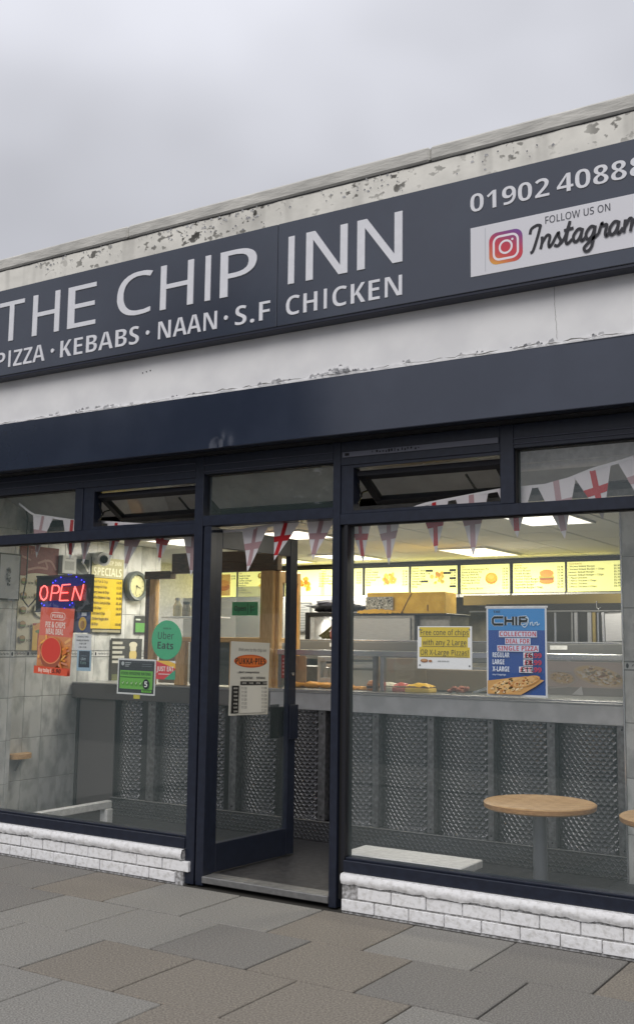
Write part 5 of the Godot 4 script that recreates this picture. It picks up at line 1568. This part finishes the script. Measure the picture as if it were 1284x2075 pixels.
func small_things() -> void:
	# bunting on one tape
	var t := thing("flag_bunting", "string of small white triangular flags with red crosses across the top of the windows", "bunting", V(0, 2.4, -0.12))
	var zf := -0.125
	var g := G.new()
	var x := -2.46
	while x < 3.0:
		var y0 := line_y(x)
		var y1 := line_y(x + 0.06)
		g.face([V(x, y0 - 0.014, zf), V(x + 0.06, y1 - 0.014, zf), V(x + 0.06, y1 + 0.004, zf), V(x, y0 + 0.004, zf)], Vector3.BACK)
		x += 0.06
	g.col = Color.WHITE
	obj("tape", g, paint_mat(C(206, 204, 206), 0.8), t)
	var fl := [[-2.185, -2.243, 2.184, 0, 0.115], [-1.87, -1.888, 2.154, 1, 0.10], [-1.715, -1.741, 2.113, 0, 0.10], [-1.42, -1.474, 2.141, 1, 0.10], [-1.23, -1.324, 2.066, 0, 0.115], [-0.965, -1.015, 2.11, 1, 0.10], [-0.70, -0.725, 2.006, 0, 0.10],
		[-0.18, -0.239, 2.024, 0, 0.11], [0.066, -0.021, 2.093, 1, 0.105], [0.335, 0.274, 2.087, 0, 0.11], [0.62, 0.641, 2.063, 1, 0.085], [0.824, 0.823, 2.042, 0, 0.092], [1.13, 1.146, 2.102, 1, 0.10], [1.375, 1.389, 2.075, 0, 0.105], [1.645, 1.658, 2.171, 1, 0.11], [1.893, 1.935, 2.154, 0, 0.115], [2.10, 2.154, 2.251, 1, 0.105], [2.345, 2.38, 2.30, 0, 0.105], [2.58, 2.63, 2.38, 1, 0.105]]
	var red: StandardMaterial3D = M.flag.duplicate()
	red.albedo_color = C(178, 24, 34)
	var pale: StandardMaterial3D = M.flag.duplicate()
	pale.albedo_color = C(172, 140, 144)
	var cloth: StandardMaterial3D = M.flag.duplicate()
	cloth.albedo_color = C(210, 206, 210)
	for i in fl.size():
		var q: Array = fl[i]
		var a := V(q[0] - q[4], line_y(q[0] - q[4]) - 0.004, zf + 0.002)
		var b := V(q[0] + q[4], line_y(q[0] + q[4]) - 0.004, zf + 0.002)
		var tip := V(q[1], q[2], zf + 0.002)
		var f := obj("flag", flag_mesh(a, b, tip, 0, i * 1.3), cloth, t)
		obj("cross", flag_mesh(a, b, tip, 1, i * 1.3), red if q[3] else pale, f)
	# round tables
	for q in [[1.598, -0.585, "round wooden table on a grey post, in full view behind the window"], [2.44, -0.50, "round wooden table at the edge of view beside the tiled partition"]]:
		var tb := thing("round_table", q[2], "table", V(q[0], 0.05, q[1]), "round wooden tables")
		g = G.new()
		g.lathe(V(q[0], 0.602, q[1]), [Vector2(0.0, 0.038), Vector2(0.322, 0.038), Vector2(0.330, 0.032)], 64)
		obj("table_top", g, M.table_wood, tb)
		g = G.new()
		g.lathe(V(q[0], 0.602, q[1]), [Vector2(0.0, 0.0), Vector2(0.318, 0.0), Vector2(0.328, 0.008), Vector2(0.3305, 0.032)], 64)
		obj("table_edge", g, M.table_edge, tb)
		g = G.new()
		g.tube([V(q[0], 0.07, q[1]), V(q[0], 0.602, q[1])], 0.043, 0.043, 28, false)
		obj("post", g, M.post, tb)
		g = G.new()
		g.lathe(V(q[0], 0.05, q[1]), [Vector2(0.22, 0.0), Vector2(0.22, 0.012), Vector2(0.06, 0.03), Vector2(0.043, 0.03)], 36)
		obj("foot_plate", g, M.post, tb)
	g = G.new()
	g.xf = Transform3D(Basis(), V(-3.2, 0.555, -0.88))
	var hp := []
	for i in 17:
		var a := -PI / 2 + PI * i / 16.0
		hp.append(V(cos(a) * 0.14, 0.04, sin(a) * 0.135))
	g.face(hp, Vector3.UP)
	var hb := []
	for p in hp: hb.append(p - V(0, 0.04, 0))
	g.face(hb, Vector3.DOWN)
	for i in 16:
		g.face([hp[i], hp[i + 1], hb[i + 1], hb[i]], V(hp[i].x, 0, hp[i].z))
	t = thing("wall_table", "half round wooden shelf table on the tiled wall beside the pier", "table", V(-3.12, 0.555, -0.88))
	obj("shelf_top", g, M.table_wood, t)
	g = G.new()
	g.tube([V(-3.19, 0.45, -0.88), V(-3.12, 0.553, -0.88)], 0.01, 0.01, 8)
	obj("bracket", g, M.post, t)
	# jars on the screen's shelf
	for i in 4:
		var jx := -2.22 + 0.105 * i
		var h: float = [0.155, 0.12, 0.13, 0.125][i]
		var j := thing("glass_jar", "small glass jar %s on the shelf of the wooden screen" % ["with a tall neck", "with a dark lid", "holding pale pickles", "with a steel lid, farthest along"][i], "jar", V(jx, 1.783, -1.80), "jars on the shelf")
		g = G.new()
		g.lathe(V(jx, 1.783, -1.80), [Vector2(0.0, 0.0), Vector2(0.036, 0.0), Vector2(0.04, 0.01), Vector2(0.04, h * 0.62), Vector2(0.02 if i == 0 else 0.03, h * 0.85), Vector2(0.02 if i == 0 else 0.03, h)], 20)
		obj("jar_body", g, mat("jar_%d" % i, [C(176, 170, 140), C(132, 124, 108), C(188, 182, 150), C(150, 146, 128)][i], 0.15), j)
		g = G.new()
		g.lathe(V(jx, 1.783 + h, -1.80), [Vector2(0.024 if i == 0 else 0.034, -0.012), Vector2(0.024 if i == 0 else 0.034, 0.012), Vector2(0.0, 0.014)], 16)
		obj("lid", g, M.black_metal if i == 1 else M.dull_steel, j)
	# green open notice behind the door glass
	var s := sheet("green_open_sign", "green card with a handwritten black Open, on the wooden screen", "sign", V(-1.332, 1.84, -1.60), 0.265, 0.112, C(70, 180, 116), Basis(), "", 0.003)
	var P: Print = s[1]
	P.text("Open", -0.048, -0.018, 0.042, C(8, 20, 12), true, 1, 0.12)
	P.rect(0.028, -0.045, 0.033, 0.045, C(18, 50, 28))
	P.curve([Vector2(0.06, 0.03), Vector2(0.065, -0.035)], 0.006, C(16, 44, 26)); P.curve([Vector2(0.065, 0.012), Vector2(0.1, 0.016)], 0.006, C(16, 44, 26)); P.curve([Vector2(0.066, -0.012), Vector2(0.1, -0.01)], 0.006, C(16, 44, 26))
	ink(s)
	# things in and on the display cabinet
	var n := FastNoiseLite.new()
	n.seed = 11
	n.frequency = 1.0
	var Y := 1.1975
	var gold := mat("batter", C(228, 160, 52), 0.55)
	for i in 4:
		g = G.new()
		g.blob(V(-0.93 + 0.15 * i, Y + 0.026, -1.78 - 0.02 * (i % 2)), V(0.085, 0.024 + 0.004 * (i % 2), 0.04), n, 0.3, 14)
		tag(obj("battered_fish", g, gold, self, V(-0.93 + 0.15 * i, Y, -1.78)), "golden battered fish in the display cabinet, %s" % ["next to the paper bag", "below the white tray rack", "second nearest the burgers", "nearest the burgers"][i], "food", "battered fish pieces")
	for i in 3:
		g = G.new()
		g.lathe(V(-0.38 + 0.055 * i, Y, -1.76 - 0.03 * (i % 2)), [Vector2(0.0, 0.0), Vector2(0.034, 0.002), Vector2(0.04, 0.014), Vector2(0.03, 0.03), Vector2(0.0, 0.032)], 14)
		tag(obj("fishcake", g, gold, self, V(-0.38 + 0.055 * i, Y, -1.76)), "small golden fishcake in the display cabinet, %s" % ["nearest the battered fish", "in the middle of three", "touching the stacked burger"][i], "food", "golden fishcakes")
	t = thing("stacked_burger", "stacked burger with a brown bun, at the cabinet upright", "food", V(-0.2, Y, -1.77))
	g = G.new()
	g.lathe(V(-0.2, Y, -1.77), [Vector2(0.0, 0.0), Vector2(0.045, 0.002), Vector2(0.048, 0.018), Vector2(0.0, 0.02)], 18)
	g.lathe(V(-0.2, Y + 0.04, -1.77), [Vector2(0.048, 0.0), Vector2(0.05, 0.012), Vector2(0.036, 0.035), Vector2(0.0, 0.045)], 18)
	obj("bun", g, mat("bun", C(184, 112, 48), 0.55), t)
	g = G.new()
	g.lathe(V(-0.2, Y + 0.02, -1.77), [Vector2(0.0, 0.0), Vector2(0.052, 0.002), Vector2(0.052, 0.018), Vector2(0.0, 0.02)], 18)
	obj("patty", g, mat("patty", C(86, 48, 26), 0.8), t)
	var tubs := [["white_tub", -0.09, 0.05, C(240, 234, 208), "cream coloured food tray at the cabinet upright"], ["red_tub", 0.02, 0.05, C(196, 70, 52), "red sauce tray between the cream and yellow trays"], ["yellow_tub", 0.13, 0.10, C(246, 194, 34), "bright yellow food tray beside the red sauce tray"]]
	for q in tubs:
		t = thing(q[0], q[4] + " in the display cabinet", "food tray", V(q[1] + q[2], Y, -1.78), "food trays in the cabinet")
		var w: float = q[2]
		g = G.new()
		g.grid(10, 6, func(u: float, v: float) -> Vector3: return V(q[1] - 0.025 + (w * 2 + 0.0) * u, Y + 0.045 + 0.025 * sqrt(sin(PI * u) * sin(PI * v)) + 0.012 * n.get_noise_2d(u * 6.0 + q[1] * 40.0, v * 6.0), -1.73 - 0.12 * v))
		obj("filling", g, mat(q[0] + "_fill", q[3], 0.5), t)
		obj("tray", bx(V(q[1] - 0.03, Y, -1.855), V(q[1] - 0.02 + w * 2, Y + 0.034, -1.725), 0.006), mat(q[0] + "_tray", q[3].lerp(C(200, 200, 200), 0.35), 0.4), t)
	t = thing("sausage_heap", "small heap of pinkish brown sausages in the display cabinet below the white offer board", "food", V(0.53, Y, -1.77))
	mat("pink_meat", C(176, 112, 88), 0.6)
	for i in 9:
		g = G.new()
		g.blob(V(0.46 + 0.017 * i, Y + 0.022 + 0.012 * (i % 3), -1.77 - 0.02 * (i % 2)), V(0.022, 0.014, 0.02), n, 0.4, 8)
		obj("sausage", g, M.pink_meat, t)
	# paper bag with a red strip, white rack of cups
	g = G.new()
	g.grid(8, 10, func(u: float, v: float) -> Vector3: return V(lerpf(-0.965, -0.85, u) + 0.012 * n.get_noise_2d(u * 4.0, v * 8.0), lerpf(Y, 1.455, v), -1.80 + 0.035 * sin(PI * u) + 0.008 * n.get_noise_2d(u * 9.0 + 5.0, v * 9.0)))
	t = thing("paper_bag", "upright brown paper bag with a red label strip inside the cabinet end", "bag", V(-0.91, Y, -1.80))
	obj("bag_front", g, mat("kraft", C(168, 140, 108), 0.8), t)
	obj("bag_back", bx(V(-0.96, Y, -1.83), V(-0.855, 1.45, -1.805), 0.006), M.kraft, t)
	s = sheet("red_label_strip", "narrow red label strip with pale letters on the cabinet glass, beside the open door edge", "label", V(-0.945, 1.37, -1.62), 0.062, 0.185, C(176, 30, 36), Basis(), "", 0.002)
	P = s[1]
	for i in 5: P.oval(0.0, 0.06 - 0.03 * i, 0.012, 0.009, C(222, 150, 146), 8)
	ink(s)
	t = thing("white_cup_rack", "white rack of ribbed plastic cups behind the cabinet glass", "cup rack", V(-0.66, Y, -1.95))
	each("rack_shelf", [[-0.80, 1.415, -2.0, -0.54, 1.455, -1.90], [-0.774, 1.245, -2.0, -0.54, 1.282, -1.90]], M.white_wood, t, 0.004)
	obj("rack_side", bx(V(-0.80, 1.2, -2.0), V(-0.775, 1.414, -1.90), 0.003), M.white_wood, t)
	for i in 4:
		g = G.new()
		g.lathe(V(-0.735 + 0.058 * i, 1.283, -1.94), [Vector2(0.03, 0.0), Vector2(0.03, 0.05), Vector2(0.022, 0.08), Vector2(0.0, 0.085)], 16)
		obj("cup", g, mat("cup_plastic_%d" % i, C(196, 198, 196), 0.25), t)
	# pizza picture on the cabinet glass
	s = sheet("faded_pizza_picture", "faded picture of pizzas covering the cabinet glass beside the tiled partition", "picture", V(1.555, 1.342, -1.615), 0.55, 0.232, C(206, 192, 182), Basis(), "", 0.002)
	P = s[1]
	P.rect(-0.275, -0.116, 0.275, -0.06, C(176, 172, 166))
	var fade := [C(224, 212, 192), C(236, 228, 214), C(190, 156, 132), C(172, 150, 132), C(214, 192, 164), C(230, 218, 204), C(168, 158, 136)]
	pizza(P, 0.09, 0.02, 0.18, 0.065, -0.2, 130, C(216, 198, 172), fade)
	pizza(P, -0.17, 0.0, 0.09, 0.042, -0.1, 60, C(206, 190, 170), fade)
	P.line([Vector2(-0.26, 0.05), Vector2(-0.1, 0.045), Vector2(-0.06, -0.01), Vector2(-0.14, -0.06), Vector2(-0.26, -0.07)], 0.008, C(206, 200, 192))
	P.poly([Vector2(-0.10, -0.11), Vector2(-0.03, -0.05), Vector2(-0.02, -0.112)], C(222, 220, 216))
	ink(s)
	# tongs
	t = thing("steel_tongs", "pair of steel serving tongs lying in the cabinet beside the blue poster", "tongs", V(0.8, Y, -1.75))
	for q in [[V(0.66, Y + 0.01, -1.74), V(0.98, Y + 0.11, -1.76)], [V(0.66, Y + 0.02, -1.75), V(0.98, Y + 0.13, -1.78)]]:
		g = G.new()
		g.tube(q, 0.006, 0.006, 6)
		obj("arm", g, M.bright, t)

func opposite() -> void:
	# the trees across the road, which the glossy sign and shutter box mirror
	var n := FastNoiseLite.new()
	n.seed = 9
	n.frequency = 0.35
	var trees := [[-15.0, 20.0, 12.2, 3.4, "tallest round crowned tree across the road, mirrored in the blue sign"], [-20.5, 20.5, 9.6, 3.6, "middling round crowned tree across the road, mirrored in the shutter box"], [-26.5, 21.0, 10.0, 4.0, "wide round crowned tree across the road, furthest from the door"]]
	for q in trees:
		var t := thing("street_tree", q[4], "tree", V(q[0], -0.1, q[1]), "trees across the road")
		var g := G.new()
		g.tube([V(q[0], -0.1, q[1]), V(q[0] + 0.1, q[2] * 0.35, q[1]), V(q[0] - 0.1, q[2] * 0.75, q[1])], 0.24, 0.06, 10)
		for k in 5:
			var a := TAU * k / 5.0
			g.tube([V(q[0], q[2] * (0.3 + 0.05 * k), q[1]), V(q[0] + cos(a) * q[3] * 0.6, q[2] * (0.5 + 0.06 * k), q[1] + sin(a) * q[3] * 0.6)], 0.1, 0.03, 7)
		obj("trunk", g, M.bark, t)
		g = G.new()
		for i in 5200:
			var d := V(rng.randfn(), rng.randfn(), rng.randfn()).normalized()
			var r: float = pow(rng.randf(), 0.45) * (1.0 + 0.5 * n.get_noise_3dv(d * 3.0 + V(q[0], 0, 0)))
			var p := V(q[0], q[2] * 0.62, q[1]) + V(d.x * q[3], d.y * q[2] * 0.38, d.z * q[3]) * r
			var u := V(rng.randfn(), rng.randfn(), rng.randfn()).normalized() * 0.24
			var w := u.cross(V(rng.randfn(), rng.randfn(), rng.randfn())).normalized() * 0.15
			g.face([p - u, p + w, p + u, p - w], Vector3.UP)
		obj("crown", g, M.leaf, t)
